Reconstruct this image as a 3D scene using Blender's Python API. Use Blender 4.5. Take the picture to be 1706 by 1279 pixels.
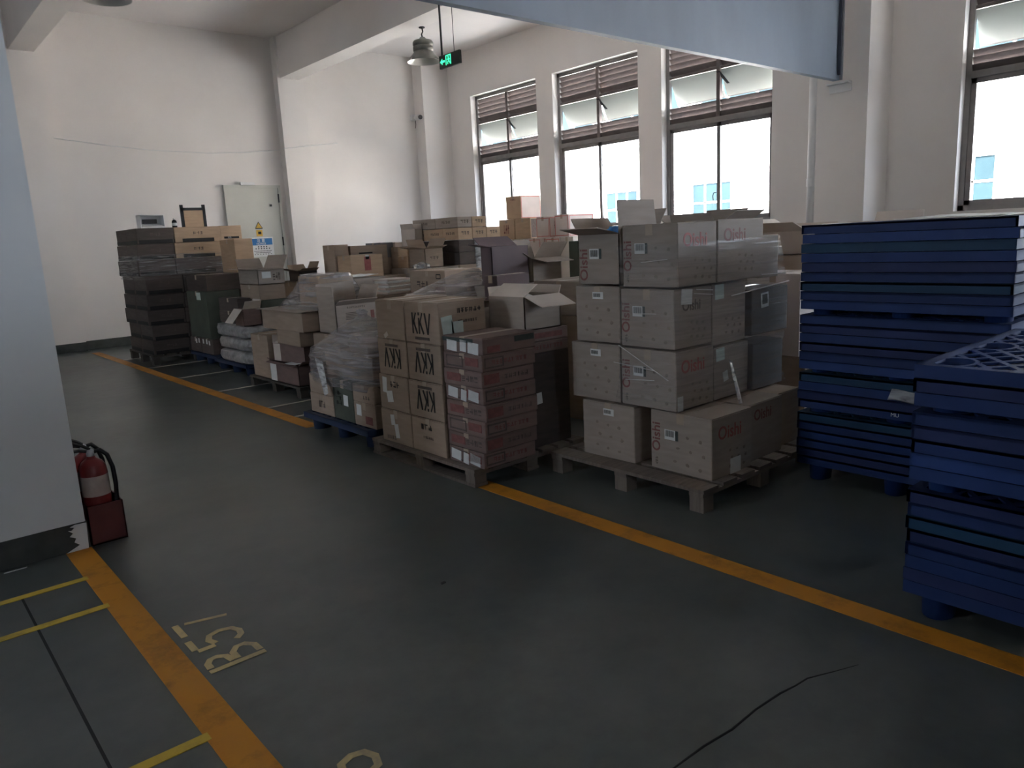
import bpy, bmesh, math, random
from mathutils import Matrix, Vector, noise
for o in list(bpy.data.objects): bpy.data.objects.remove(o)
sc = bpy.context.scene
COL = sc.collection
R = math.radians
random.seed(7)

# ------------------------------------------------------------------ camera
cam_d = bpy.data.cameras.new('camera'); cam = bpy.data.objects.new('camera', cam_d); COL.objects.link(cam)
yaw, pitch, roll = 0.70733095, 0.19382036, -0.05092233
fw = Vector((math.sin(yaw)*math.cos(pitch), math.cos(yaw)*math.cos(pitch), -math.sin(pitch)))
r0 = Vector((math.cos(yaw), -math.sin(yaw), 0)); u0 = r0.cross(fw)
rr = r0*math.cos(roll) + u0*math.sin(roll); uu = -r0*math.sin(roll) + u0*math.cos(roll)
cam.matrix_world = Matrix(((rr.x, uu.x, -fw.x, 0), (rr.y, uu.y, -fw.y, 0), (rr.z, uu.z, -fw.z, 1.5), (0, 0, 0, 1)))
cam_d.sensor_width = 36; cam_d.lens = 1251/1706*36; cam_d.clip_start = 0.05; cam_d.clip_end = 300
sc.camera = cam

# ------------------------------------------------------------------ world, sun, exposure
w = bpy.data.worlds.new('world'); sc.world = w; w.use_nodes = True
wn = w.node_tree.nodes; wl = w.node_tree.links
bg = wn['Background']; bg.inputs[0].default_value = (0.76, 0.87, 1.0, 1); bg.inputs[1].default_value = 11.0
sun_d = bpy.data.lights.new('sun', 'SUN'); sun = bpy.data.objects.new('sun', sun_d); COL.objects.link(sun)
sun_d.energy = 34.0; sun_d.angle = R(2.0); sun_d.color = (1.0, 0.88, 0.78)
sun.rotation_euler = Vector((-0.62, 0.25, 0.75)).to_track_quat('Z', 'Y').to_euler()
sun.location = (-20, 8, 30)
vs = sc.view_settings; vs.view_transform = 'Standard'; vs.look = 'None'; vs.gamma = 1; vs.use_curve_mapping = False
vs.exposure = 1.68
sc.cycles.max_bounces = 10; sc.cycles.diffuse_bounces = 6; sc.cycles.transparent_max_bounces = 24
sc.cycles.caustics_reflective = False; sc.cycles.caustics_refractive = False
sc.cycles.sample_clamp_indirect = 6.0
sc.cycles.use_denoising = True

# ------------------------------------------------------------------ materials
MATS = {}
def nmat(name):
    m = bpy.data.materials.new(name); m.use_nodes = True
    return m, m.node_tree.nodes, m.node_tree.links, m.node_tree.nodes['Principled BSDF']
def mat(name, col, rough=0.6, var=0.12, scale=8.0, metal=0.0, bump=0.0, spec=0.5, stretch=None, obj_var=0.0, detail=4):
    """plain surface with noise grain, optional per-object tint"""
    if name in MATS: return MATS[name]
    m, n, l, p = nmat(name)
    tc = n.new('ShaderNodeTexCoord'); mp = n.new('ShaderNodeMapping'); l.new(tc.outputs['Object'], mp.inputs[0])
    if stretch: mp.inputs['Scale'].default_value = stretch
    nz = n.new('ShaderNodeTexNoise'); nz.inputs['Scale'].default_value = scale; nz.inputs['Detail'].default_value = detail
    l.new(mp.outputs[0], nz.inputs[0])
    rp = n.new('ShaderNodeMapRange'); rp.inputs[1].default_value = 0.3; rp.inputs[2].default_value = 0.7
    rp.inputs[3].default_value = 1-var; rp.inputs[4].default_value = 1+var
    l.new(nz.outputs['Fac'], rp.inputs[0])
    v = n.new('ShaderNodeVectorMath'); v.operation = 'SCALE'; v.inputs[0].default_value = col[:3]
    src = rp.outputs[0]
    if obj_var:
        oi = n.new('ShaderNodeObjectInfo'); r2 = n.new('ShaderNodeMapRange')
        r2.inputs[3].default_value = 1-obj_var; r2.inputs[4].default_value = 1+obj_var
        l.new(oi.outputs['Random'], r2.inputs[0])
        mm = n.new('ShaderNodeMath'); mm.operation = 'MULTIPLY'; l.new(src, mm.inputs[0]); l.new(r2.outputs[0], mm.inputs[1]); src = mm.outputs[0]
    l.new(src, v.inputs['Scale'])
    l.new(v.outputs[0], p.inputs['Base Color'])
    p.inputs['Roughness'].default_value = rough; p.inputs['Metallic'].default_value = metal
    p.inputs['Specular IOR Level'].default_value = spec
    if bump:
        b = n.new('ShaderNodeBump'); b.inputs['Strength'].default_value = bump; b.inputs['Distance'].default_value = 0.01
        l.new(nz.outputs['Fac'], b.inputs['Height']); l.new(b.outputs[0], p.inputs['Normal'])
    MATS[name] = m
    return m
def emit(name, col, s):
    m, n, l, p = nmat(name)
    p.inputs['Base Color'].default_value = (*col, 1); p.inputs['Emission Color'].default_value = (*col, 1); p.inputs['Emission Strength'].default_value = s
    MATS[name] = m; return m

WALL = mat('wall_paint', (.75, .715, .69), .85, .035, 1.3)
COLSKY = mat('column_skylight_tint', (.68, .71, .74), .8, .03, 1.3)  # wall white with bluish skylight put into the colour
CEIL = mat('ceiling_paint', (.73, .69, .67), .9, .03, 1.0)
BEAMP = mat('beam_paint', (.74, .70, .67), .85, .03, 1.4)
DARKBASE = mat('dark_skirting_paint', (.045, .05, .048), .6, .25, 9)
SHUT = mat('shutter_grey_blue', (.245, .295, .37), .6, .08, 2.5, stretch=(1, 1, .3))
STEEL = mat('galvanised_steel', (.42, .44, .47), .38, .1, 14, metal=.7)
ALU = mat('window_aluminium', (.20, .185, .18), .5, .08, 10)
LOUV = mat('louvre_metal', (.15, .122, .115), .6, .12, 12)
BLACK = mat('black_plastic', (.018, .018, .02), .45, .2, 20)
WHITEP = mat('white_plastic', (.72, .72, .72), .4, .04, 6)
PAPER = mat('white_paper', (.68, .69, .68), .7, .05, 25)
PAPERG = mat('pale_green_paper', (.55, .64, .60), .7, .06, 25)
DOORP = mat('door_grey_paint', (.50, .50, .45), .5, .05, 2.5)
CARD = mat('cardboard', (.335, .255, .195), .82, .1, 5, stretch=(1, 1, 6), obj_var=.10, bump=.05)
CARDG = mat('cardboard_grey', (.33, .275, .235), .82, .1, 5, stretch=(1, 1, 6), obj_var=.08, bump=.05)
CARDT = mat('cardboard_tan', (.46, .325, .215), .8, .09, 5, stretch=(1, 1, 6), obj_var=.08)
CARDO = mat('cardboard_orange', (.52, .36, .24), .8, .08, 5, obj_var=.05)
CARDD = mat('cardboard_dark', (.085, .066, .058), .8, .16, 5, stretch=(1, 1, 6), obj_var=.16)
CARDGR = mat('cardboard_green_dark', (.075, .085, .065), .8, .14, 5, obj_var=.08)
CARDM = mat('cardboard_maroon', (.135, .095, .10), .75, .1, 4, obj_var=.06)
CARDR = mat('cardboard_reddish', (.20, .135, .118), .7, .12, 7, stretch=(1, 1, 4), obj_var=.1)
CARDP = mat('cardboard_pale', (.60, .53, .47), .75, .07, 5, obj_var=.05)
CARDW = mat('carton_white', (.66, .57, .53), .7, .05, 6, obj_var=.04)
TAPE = mat('parcel_tape', (.40, .31, .235), .28, .08, 12)
INKB = mat('black_ink', (.014, .013, .012), .7, .2, 20)
INKF = mat('faded_dark_ink', (.11, .085, .072), .8, .25, 30)
INKS = mat('print_smudge', (.225, .18, .15), .85, .2, 30)
INKR = mat('red_ink', (.34, .10, .09), .7, .15, 30)
INKRD = mat('dull_red_ink', (.20, .075, .065), .7, .2, 30)
INKG = mat('green_black_ink', (.04, .055, .05), .7, .2, 20)
REDEDGE = mat('red_border_ink', (.55, .13, .11), .6, .1, 20)
WOODP = mat('pallet_wood', (.165, .132, .108), .85, .22, 6, stretch=(1, 9, 1), obj_var=.18, bump=.1)
WOODD = mat('pallet_wood_dark', (.07, .06, .05), .85, .25, 6, stretch=(1, 9, 1), obj_var=.2)
BLUE = [mat('pallet_blue_%d' % i, c, .55, .1, 5, obj_var=.12, spec=.25) for i, c in enumerate([(.011, .031, .120), (.012, .036, .138), (.010, .046, .100), (.016, .028, .098), (.018, .050, .185)])]
NAVY = mat('pallet_navy', (.018, .032, .075), .5, .15, 5)
REDP = mat('extinguisher_red', (.20, .022, .022), .35, .15, 8)
REDBOX = mat('red_stand_paint', (.10, .020, .019), .5, .2, 8)
BLUEF = mat('blue_film', (.06, .22, .52), .25, .2, 20)
BLUESIGN = mat('sign_blue', (.012, .14, .38), .5, .04, 5)
YELLOWS = mat('sign_yellow', (.70, .42, .06), .6, .1, 9)
LAMPM = mat('lamp_metal', (.20, .195, .175), .42, .15, 9, metal=.5)
LAMPI = mat('lamp_reflector', (.62, .60, .56), .35, .05, 9, metal=.3)
CLOTHP = mat('crumpled_white', (.62, .58, .56), .6, .12, 14)
FACTRIM = mat('facade_trim', (.80, .80, .78), .7, .03, 2)
FACGLASS = mat('facade_glass', (.011, .0215, .026), .35, .2, 1.2, spec=.06)

def floor_mat():
    m, n, l, p = nmat('epoxy_floor')
    tc = n.new('ShaderNodeTexCoord')
    a = n.new('ShaderNodeTexNoise'); a.inputs['Scale'].default_value = .55; a.inputs['Detail'].default_value = 6; a.inputs['Roughness'].default_value = .62
    b = n.new('ShaderNodeTexNoise'); b.inputs['Scale'].default_value = 7; b.inputs['Detail'].default_value = 8; b.inputs['Roughness'].default_value = .7
    l.new(tc.outputs['Object'], a.inputs[0]); l.new(tc.outputs['Object'], b.inputs[0])
    mx = n.new('ShaderNodeMath'); mx.operation = 'MULTIPLY_ADD'; mx.inputs[1].default_value = .35; l.new(b.outputs['Fac'], mx.inputs[0]); l.new(a.outputs['Fac'], mx.inputs[2])
    cr = n.new('ShaderNodeValToRGB'); l.new(mx.outputs[0], cr.inputs[0])
    cr.color_ramp.elements[0].position = .54; cr.color_ramp.elements[0].color = (.052, .062, .059, 1)
    cr.color_ramp.elements[1].position = .84; cr.color_ramp.elements[1].color = (.118, .124, .114, 1)
    l.new(cr.outputs[0], p.inputs['Base Color'])
    rr_ = n.new('ShaderNodeMapRange'); rr_.inputs[3].default_value = .24; rr_.inputs[4].default_value = .42; l.new(b.outputs['Fac'], rr_.inputs[0]); l.new(rr_.outputs[0], p.inputs['Roughness'])
    p.inputs['Specular IOR Level'].default_value = .5
    bp = n.new('ShaderNodeBump'); bp.inputs['Strength'].default_value = .04; bp.inputs['Distance'].default_value = .01; l.new(a.outputs['Fac'], bp.inputs['Height']); l.new(bp.outputs[0], p.inputs['Normal'])
    return m
FLOORM = floor_mat()
def worn(name, col, wear):
    """floor paint worn through to the concrete in small patches"""
    m, n, l, p = nmat(name)
    tc = n.new('ShaderNodeTexCoord'); a = n.new('ShaderNodeTexNoise'); a.inputs['Scale'].default_value = 5; a.inputs['Detail'].default_value = 9; a.inputs['Roughness'].default_value = .7
    l.new(tc.outputs['Object'], a.inputs[0])
    cr = n.new('ShaderNodeValToRGB'); l.new(a.outputs['Fac'], cr.inputs[0])
    cr.color_ramp.elements[0].position = wear; cr.color_ramp.elements[0].color = (col[0]*.45, col[1]*.5, col[2]*.9, 1)
    cr.color_ramp.elements[1].position = wear+.22; cr.color_ramp.elements[1].color = (*col, 1)
    l.new(cr.outputs[0], p.inputs['Base Color']); p.inputs['Roughness'].default_value = .5; p.inputs['Specular IOR Level'].default_value = .3
    return m
YLINE = worn('orange_line_paint', (.50, .21, .02), .28)
YTHIN = worn('yellow_line_paint', (.52, .37, .05), .28)
YNUM = worn('stencil_paint', (.50, .40, .19), .30)
WTHIN = worn('pale_line_paint', (.62, .57, .47), .30)

def glass_mat(name, tint, refl):
    m, n, l, p = nmat(name); n.remove(p)
    t = n.new('ShaderNodeBsdfTransparent'); t.inputs[0].default_value = (*tint, 1)
    g = n.new('ShaderNodeBsdfGlossy'); g.inputs['Roughness'].default_value = .03
    f = n.new('ShaderNodeFresnel'); f.inputs[0].default_value = 1.45
    mm = n.new('ShaderNodeMath'); mm.operation = 'MULTIPLY'; mm.inputs[1].default_value = refl; l.new(f.outputs[0], mm.inputs[0])
    nz = n.new('ShaderNodeTexNoise'); nz.inputs['Scale'].default_value = 2
    x = n.new('ShaderNodeMixShader'); l.new(mm.outputs[0], x.inputs[0]); l.new(t.outputs[0], x.inputs[1]); l.new(g.outputs[0], x.inputs[2])
    l.new(x.outputs[0], n['Material Output'].inputs[0]); return m
GLASS = glass_mat('window_glass', (.95, .95, .96), .8)
def frosted():
    m, n, l, p = nmat('frosted_awning_glass')
    p.inputs['Base Color'].default_value = (.35, .375, .345, 1); p.inputs['Roughness'].default_value = .5
    t = n.new('ShaderNodeBsdfTranslucent'); t.inputs[0].default_value = (.55, .62, .58, 1)
    x = n.new('ShaderNodeMixShader'); x.inputs[0].default_value = .004
    nz = n.new('ShaderNodeTexNoise'); nz.inputs['Scale'].default_value = 3
    l.new(p.outputs[0], x.inputs[1]); l.new(t.outputs[0], x.inputs[2]); l.new(x.outputs[0], n['Material Output'].inputs[0]); return m
FROST = frosted()
def wrap_mat(name, lo, hi, sc_=(3, 3, 26), base=(.62, .60, .60), bs=.7):
    """creased stretch film: see-through with streaks of white haze and gloss"""
    m, n, l, p = nmat(name)
    tc = n.new('ShaderNodeTexCoord'); mp = n.new('ShaderNodeMapping'); mp.inputs['Scale'].default_value = sc_; mp.inputs['Rotation'].default_value = (.25, .1, 0)
    l.new(tc.outputs['Object'], mp.inputs[0])
    nz = n.new('ShaderNodeTexNoise'); nz.inputs['Scale'].default_value = 2.2; nz.inputs['Detail'].default_value = 6; nz.inputs['Distortion'].default_value = .6
    l.new(mp.outputs[0], nz.inputs[0])
    mr = n.new('ShaderNodeMapRange'); mr.inputs[1].default_value = .38; mr.inputs[2].default_value = .68; mr.inputs[3].default_value = lo; mr.inputs[4].default_value = hi
    l.new(nz.outputs['Fac'], mr.inputs[0])
    p.inputs['Base Color'].default_value = (*base, 1); p.inputs['Roughness'].default_value = .14; p.inputs['Specular IOR Level'].default_value = 1.0
    bp = n.new('ShaderNodeBump'); bp.inputs['Strength'].default_value = bs; bp.inputs['Distance'].default_value = .012; l.new(nz.outputs['Fac'], bp.inputs['Height']); l.new(bp.outputs[0], p.inputs['Normal'])
    t = n.new('ShaderNodeBsdfTransparent'); x = n.new('ShaderNodeMixShader')
    l.new(mr.outputs[0], x.inputs[0]); l.new(t.outputs[0], x.inputs[1]); l.new(p.outputs[0], x.inputs[2]); l.new(x.outputs[0], n['Material Output'].inputs[0])
    return m
WRAP = wrap_mat('stretch_film', .26, .85, (1.3, 1.3, 19), base=(.36, .33, .33), bs=.75)
WRAPT = wrap_mat('thin_stretch_film', .0, .28, (1.0, 1.0, 22), bs=.35)
WRAPF = wrap_mat('glinting_film', .0, .50, (1.6, 1.6, 42), base=(.62, .60, .60), bs=.5)
WRAPW = wrap_mat('milky_film', .35, .85, (4, 4, 14), (.60, .60, .60))
def facade_mat():
    m, n, l, p = nmat('white_tiles')
    tc = n.new('ShaderNodeTexCoord'); mp = n.new('ShaderNodeMapping'); mp.inputs['Rotation'].default_value = (0, R(90), 0)
    sx = n.new('ShaderNodeSeparateXYZ'); cb = n.new('ShaderNodeCombineXYZ')
    l.new(tc.outputs['Object'], sx.inputs[0]); l.new(sx.outputs[1], cb.inputs[0]); l.new(sx.outputs[2], cb.inputs[1])
    b = n.new('ShaderNodeTexBrick'); b.offset = 0; b.inputs['Scale'].default_value = 1
    b.inputs['Brick Width'].default_value = .16; b.inputs['Row Height'].default_value = .16; b.inputs['Mortar Size'].default_value = .012
    b.inputs['Color1'].default_value = (.86, .85, .80, 1); b.inputs['Color2'].default_value = (.82, .81, .77, 1); b.inputs['Mortar'].default_value = (.50, .50, .47, 1)
    l.new(cb.outputs[0], b.inputs[0]); l.new(b.outputs[0], p.inputs['Base Color']); p.inputs['Roughness'].default_value = .5
    return m
TILE = facade_mat()

# ------------------------------------------------------------------ mesh helpers
class MB:
    def __init__(s): s.v = []; s.f = []
    def add(s, vs_, fs): b = len(s.v); s.v += [tuple(x) for x in vs_]; s.f += [tuple(i+b for i in q) for q in fs]; return s
    def box(s, x0, x1, y0, y1, z0, z1):
        return s.add([(x0,y0,z0),(x1,y0,z0),(x1,y1,z0),(x0,y1,z0),(x0,y0,z1),(x1,y0,z1),(x1,y1,z1),(x0,y1,z1)],
                     [(3,2,1,0),(4,5,6,7),(0,1,5,4),(1,2,6,5),(2,3,7,6),(3,0,4,7)])
    def hexa(s, p):   # eight corners, bottom ring then top ring
        return s.add(p, [(3,2,1,0),(4,5,6,7),(0,1,5,4),(1,2,6,5),(2,3,7,6),(3,0,4,7)])
    def slab(s, a, b, c, d, n, t):   # quad a b c d thickened along n
        n = Vector(n)*t; q = [Vector(k) for k in (a, b, c, d)]
        return s.hexa([k for k in q]+[k+n for k in q])
    def lathe(s, prof, n=24, cx=0, cy=0, a=1.0, b=1.0, cap=True):
        base = len(s.v)
        for r, z in prof:
            for i in range(n):
                t = 2*math.pi*i/n; s.v.append((cx+r*a*math.cos(t), cy+r*b*math.sin(t), z))
        for j in range(len(prof)-1):
            for i in range(n):
                k = (i+1) % n; s.f.append((base+j*n+i, base+j*n+k, base+(j+1)*n+k, base+(j+1)*n+i))
        if cap:
            s.f.append(tuple(base+i for i in reversed(range(n)))); s.f.append(tuple(base+(len(prof)-1)*n+i for i in range(n)))
        return s
    def tube(s, pts, r, n=8):
        pts = [Vector(p) for p in pts]; base = len(s.v); up = Vector((0, 0, 1))
        for i, p in enumerate(pts):
            d = (pts[min(i+1, len(pts)-1)]-pts[max(i-1, 0)]).normalized()
            a = d.cross(up if abs(d.z) < .95 else Vector((1, 0, 0))).normalized(); b = d.cross(a)
            rad = r[i] if isinstance(r, (list, tuple)) else r
            for k in range(n):
                t = 2*math.pi*k/n; s.v.append(tuple(p+a*rad*math.cos(t)+b*rad*math.sin(t)))
        for j in range(len(pts)-1):
            for i in range(n):
                k = (i+1) % n; s.f.append((base+j*n+i, base+j*n+k, base+(j+1)*n+k, base+(j+1)*n+i))
        s.f.append(tuple(base+i for i in reversed(range(n)))); s.f.append(tuple(base+(len(pts)-1)*n+i for i in range(n)))
        return s
    def poly(s, pts2, z0, z1):  # extruded flat polygon in xy
        n = len(pts2); base = len(s.v)
        s.v += [(x, y, z0) for x, y in pts2]+[(x, y, z1) for x, y in pts2]
        s.f.append(tuple(base+i for i in reversed(range(n)))); s.f.append(tuple(base+n+i for i in range(n)))
        for i in range(n): k = (i+1) % n; s.f.append((base+i, base+k, base+n+k, base+n+i))
        return s
    def stroke(s, a, b, wd, z0=0, z1=.0012):
        a, b = Vector(a), Vector(b); d = (b-a).normalized(); q = Vector((-d.y, d.x))*wd/2
        return s.poly([tuple(a-q), tuple(b-q), tuple(b+q), tuple(a+q)], z0, z1)
    def mesh(s, name, m, smooth=False):
        me = bpy.data.meshes.new(name); me.from_pydata(s.v, [], s.f)
        bm = bmesh.new(); bm.from_mesh(me); bmesh.ops.recalc_face_normals(bm, faces=bm.faces); bm.to_mesh(me); bm.free()
        if m: me.materials.append(m)
        if smooth:
            for p in me.polygons: p.use_smooth = True
        return me
    def build(s, name, m, parent=None, loc=None, smooth=False):
        return put(name, s.mesh(name, m, smooth), parent, loc)
def put(name, me, parent=None, loc=None, mtx=None):
    o = bpy.data.objects.new(name, me); COL.objects.link(o); o.parent = parent
    if loc: o.location = loc
    if mtx: o.matrix_basis = mtx
    return o
def bevel(me, w_, seg=2):
    bm = bmesh.new(); bm.from_mesh(me); bmesh.ops.bevel(bm, geom=bm.edges[:], offset=w_, segments=seg, affect='EDGES', profile=.6); bm.to_mesh(me); bm.free(); return me
def tag(o, label=None, cat=None, group=None, kind=None):
    if label: o['label'] = label
    if cat: o['category'] = cat
    if group: o['group'] = group
    if kind: o['kind'] = kind
    return o
def thing(name, label, cat, loc=(0, 0, 0), rz=0, group=None):
    o = bpy.data.objects.new(name, None); COL.objects.link(o); o.location = loc; o.rotation_euler = (0, 0, rz); o.empty_display_size = .1
    return tag(o, label, cat, group)
def struct(name, mb, m, parent=None, label=None):
    o = mb.build(name, m, parent)
    if parent is None: o['kind'] = 'structure'
    if label: o['label'] = label
    return o
def sempty(name, label=None):
    o = bpy.data.objects.new(name, None); COL.objects.link(o); o['kind'] = 'structure'
    if label: o['label'] = label
    return o
_TX = {}
def text_mesh(s, size, m, bold=0.0):
    k = (s, size, m.name, bold)
    if k in _TX: return _TX[k]
    c = bpy.data.curves.new('lettering', 'FONT'); c.body = s; c.size = size; c.align_x = 'CENTER'; c.align_y = 'CENTER'; c.offset = bold; c.resolution_u = 3; c.extrude = .0004
    o = bpy.data.objects.new('tmp_text', c); COL.objects.link(o)
    dg = bpy.context.evaluated_depsgraph_get(); dg.update()
    me = bpy.data.meshes.new_from_object(o.evaluated_get(dg)); me.name = 'lettering'
    me.materials.clear(); me.materials.append(m)
    bpy.data.objects.remove(o); bpy.data.curves.remove(c)
    _TX[k] = me; return me
ORD = ['first', 'second', 'third', 'fourth', 'fifth', 'sixth', 'seventh', 'eighth', 'ninth', 'tenth', 'eleventh', 'twelfth', 'thirteenth', 'fourteenth', 'fifteenth', 'sixteenth', 'seventeenth', 'eighteenth', 'nineteenth', 'twentieth'] + ['twenty-'+k for k in ('first', 'second', 'third', 'fourth', 'fifth', 'sixth', 'seventh', 'eighth', 'ninth')] + ['thirtieth']

# ------------------------------------------------------------------ the room
XW, YB, ZC = 10.3, 14.0, 5.3          # window wall, back wall, ceiling
X0, Y0 = -7.0, -9.0                   # far sides behind the camera
floor = struct('floor', MB().box(X0-.3, XW+.3, Y0-.3, YB+.3, -.2, 0), FLOORM)
struct('ceiling', MB().box(X0-.3, XW+.3, Y0-.3, YB+.3, ZC, ZC+.25), CEIL)
struct('wall_back', MB().box(X0-.3, XW+.3, YB, YB+.25, 0, ZC), WALL)
FILL_L = [(4.9, 6.0)]; FILL_F = [(-.95, -.35)]  # openings added out of view, left and front, for fill light
def open_wall(name, lo, hi, ops, mk, z0=2.3, z1=4.3):
    q = MB(); e = [lo]
    for a_, b_ in ops: e += [a_, b_]
    e.append(hi)
    mk(q, lo, hi, 0, z0); mk(q, lo, hi, z1, ZC)
    for i in range(0, len(e), 2): mk(q, e[i], e[i+1], z0, z1)
    struct(name, q, WALL)
open_wall('wall_left', Y0, YB, FILL_L, lambda q, a_, b_, c_, d_: q.box(X0-.25, X0, a_, b_, c_, d_))
open_wall('wall_front', X0-.25, XW+.25, FILL_F, lambda q, a_, b_, c_, d_: q.box(a_, b_, Y0-.25, Y0, c_, d_))
struct('baseboard_back', MB().box(X0, XW, YB-.012, YB, 0, .15), DARKBASE)
# window wall with openings
SILL, HEAD = 1.53, 4.40
wins = [(10.92, 12.92), (8.46, 10.48), (6.02, 7.98), (1.55, 3.56), (-.9, 1.1), (-3.35, -1.35), (-5.8, -3.8)]
wb = MB(); wb.box(XW, XW+.24, Y0, YB, 0, SILL); wb.box(XW, XW+.24, Y0, YB, HEAD, ZC)
ys = [YB]
for a, b in wins: ys += [b, a]
ys.append(Y0)
for i in range(0, len(ys), 2): wb.box(XW, XW+.24, ys[i+1], ys[i], SILL, HEAD)
struct('wall_right', wb, WALL)
struct('baseboard_right', MB().box(XW-.012, XW, Y0, YB, 0, .15), DARKBASE)

def window(i, y0, y1, full=True):
    e = sempty('window_%d' % i)
    xa, xb = XW+.13, XW+.19; t = .065; zt0, zt1 = 3.07, 3.15; zl = 3.86; ym = (y0+y1)/2
    f = MB(); f.box(xa, xb, y0, y0+t, SILL, HEAD); f.box(xa, xb, y1-t, y1, SILL, HEAD); f.box(xa, xb, y0, y1, HEAD-t, HEAD); f.box(xa, xb, y0, y1, SILL, SILL+t)
    f.build('frame', ALU, e)
    MB().box(xa-.015, xb, y0+t, y1-t, zt0, zt1).build('transom', ALU, e)
    MB().box(xa+.005, xb, y0+t, y1-t, zl-.02, zl+.02).build('louvre_rail', LOUV, e)
    MB().box(xa-.01, xb, ym-.03, ym+.03, zt1, HEAD-t).build('mullion', LOUV, e)
    sl = None
    for (za, zb, n) in ((zl+.03, HEAD-t, 5), (zt1, 3.40, 3)):
        for ya, yb in ((y0+t, ym-.03), (ym+.03, y1-t)):
            for k in range(n):
                z = za+(k+.5)*(zb-za)/n; h = (zb-za)/n
                MB().hexa([(xa+.0, ya, z+h*.38), (xa+.014, ya, z+h*.46), (xa+.014, yb, z+h*.46), (xa, yb, z+h*.38),
                           (xa+.060, ya, z-h*.56), (xa+.074, ya, z-h*.48), (xa+.074, yb, z-h*.48), (xa+.060, yb, z-h*.56)]).build('slat', LOUV, e)
    for ya, yb in ((y0+t, ym-.02), (ym+.02, y1-t)):   # top-hung panes pushed outwards
        p = MB().slab((xa+.02, ya, zl-.03), (xa+.02, yb, zl-.03), (xa+.21, yb, 3.46), (xa+.21, ya, 3.46), (.9, 0, .45), .012).build('awning_pane', FROST, e)
        MB().slab((xa+.20, ya, 3.485), (xa+.20, yb, 3.485), (xa+.22, yb, 3.445), (xa+.22, ya, 3.445), (.9, 0, .45), .025).build('pane_rail', ALU, p)
        # sliding sash below
        sash = MB(); s_ = .06
        za, zb = SILL+t, zt0; xo = xa+.008 if ya > ym-.1 else xa+.034
        ya, yb = (ya, ym+.03) if ya < ym-.1 else (ym-.03, yb)
        sash.box(xo, xo+.022, ya, ya+s_, za, zb); sash.box(xo, xo+.022, yb-s_, yb, za, zb); sash.box(xo, xo+.022, ya, yb, za, za+s_); sash.box(xo, xo+.022, ya, yb, zb-s_, zb)
        so = sash.build('sash', ALU, e)
        MB().box(xo+.008, xo+.013, ya+s_, yb-s_, za+s_, zb-s_).build('glass_pane', GLASS, so)
    a = MB(); a.slab((xa-.01, ym-.03, zl-.05), (xa-.01, ym+.03, zl-.05), (xa+.09, ym-.10, 3.62), (xa+.09, ym-.14, 3.62), (-1, 0, -.2), .012)
    a.build('stay_arm', BLACK, e)
    h = MB(); h.tube([(xa-.01, ym+.03, 2.02), (xa-.045, ym+.05, 2.01), (xa-.055, ym+.06, 1.96), (xa-.045, ym+.055, 1.90)], .008, 6)
    h.build('latch', BLACK, e)
    return e
for i, (a, b) in enumerate(wins): window(i+1, a, b)

def fill_window(i, ax, a_, b_, c_):  # unseen window, added only to let in fill
    e = sempty('window_%d' % i); z0, z1, t = 2.3, 4.3, .06; m_ = (a_+b_)/2
    P = (lambda q, u0, u1, d0, d1, za, zb: q.box(c_+d0, c_+d1, u0, u1, za, zb)) if ax == 'x' else (lambda q, u0, u1, d0, d1, za, zb: q.box(u0, u1, c_+d0, c_+d1, za, zb))
    f = MB(); P(f, a_, a_+t, -.15, -.09, z0, z1); P(f, b_-t, b_, -.15, -.09, z0, z1); P(f, a_, b_, -.15, -.09, z0, z0+t); P(f, a_, b_, -.15, -.09, z1-t, z1); P(f, m_-.03, m_+.03, -.15, -.09, z0, z1); P(f, a_, b_, -.15, -.09, 3.2, 3.28)
    f.build('frame', ALU, e)
    g = MB(); P(g, a_+t, b_-t, -.125, -.119, z0+t, z1-t); g.build('glass_pane', GLASS, e)
for i, (a, b) in enumerate(FILL_L): fill_window(8+i, 'x', a, b, X0)
for i, (a, b) in enumerate(FILL_F): fill_window(9+i, 'y', a, b, Y0)
def portal(x, y, z, sx_, sy_, rot):
    l_ = bpy.data.lights.new('sky_portal', 'AREA'); l_.shape = 'RECTANGLE'; l_.size = sx_; l_.size_y = sy_; l_.cycles.is_portal = True
    o = bpy.data.objects.new('sky_portal', l_); COL.objects.link(o); o.location = (x, y, z); o.rotation_euler = rot
for a, b in wins: portal(XW+.30, (a+b)/2, (SILL+HEAD)/2, HEAD-SILL, b-a, (0, R(90), 0))
for a, b in FILL_L: portal(X0-.27, (a+b)/2, 3.3, 2.0, b-a, (0, R(-90), 0))
for a, b in FILL_F: portal((a+b)/2, Y0-.27, 3.3, b-a, 2.0, (R(90), 0, 0))

# pilasters, beams, free column
def column(label, x0, x1, y0, y1, z1=ZC, base=True, name='column', m=None):
    e = sempty(name, label)
    MB().box(x0, x1, y0, y1, 0, z1).build('shaft', m or WALL, e)
    if base: MB().box(x0-.006, x1+.006, y0-.006, y1+.006, 0, .146).build('skirting', DARKBASE, e)
    return e
near = column('white painted column with dark skirting at the left edge', .05, .71, 4.335, 5.0, m=COLSKY)
column('white wall pilaster between the third and fourth windows', 9.68, XW+.0, 4.38, 5.03)
column('white pilaster on the back wall under the beam', 6.50, 7.02, 13.82, YB)
column('white corner pilaster where back wall meets windows', 9.62, XW, 13.66, YB)
column('white pilaster on the back wall under the left beam', 2.22, 2.72, 13.9, YB)
column('white wall pilaster behind the camera', 9.68, XW, -5.4, -4.75)
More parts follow.
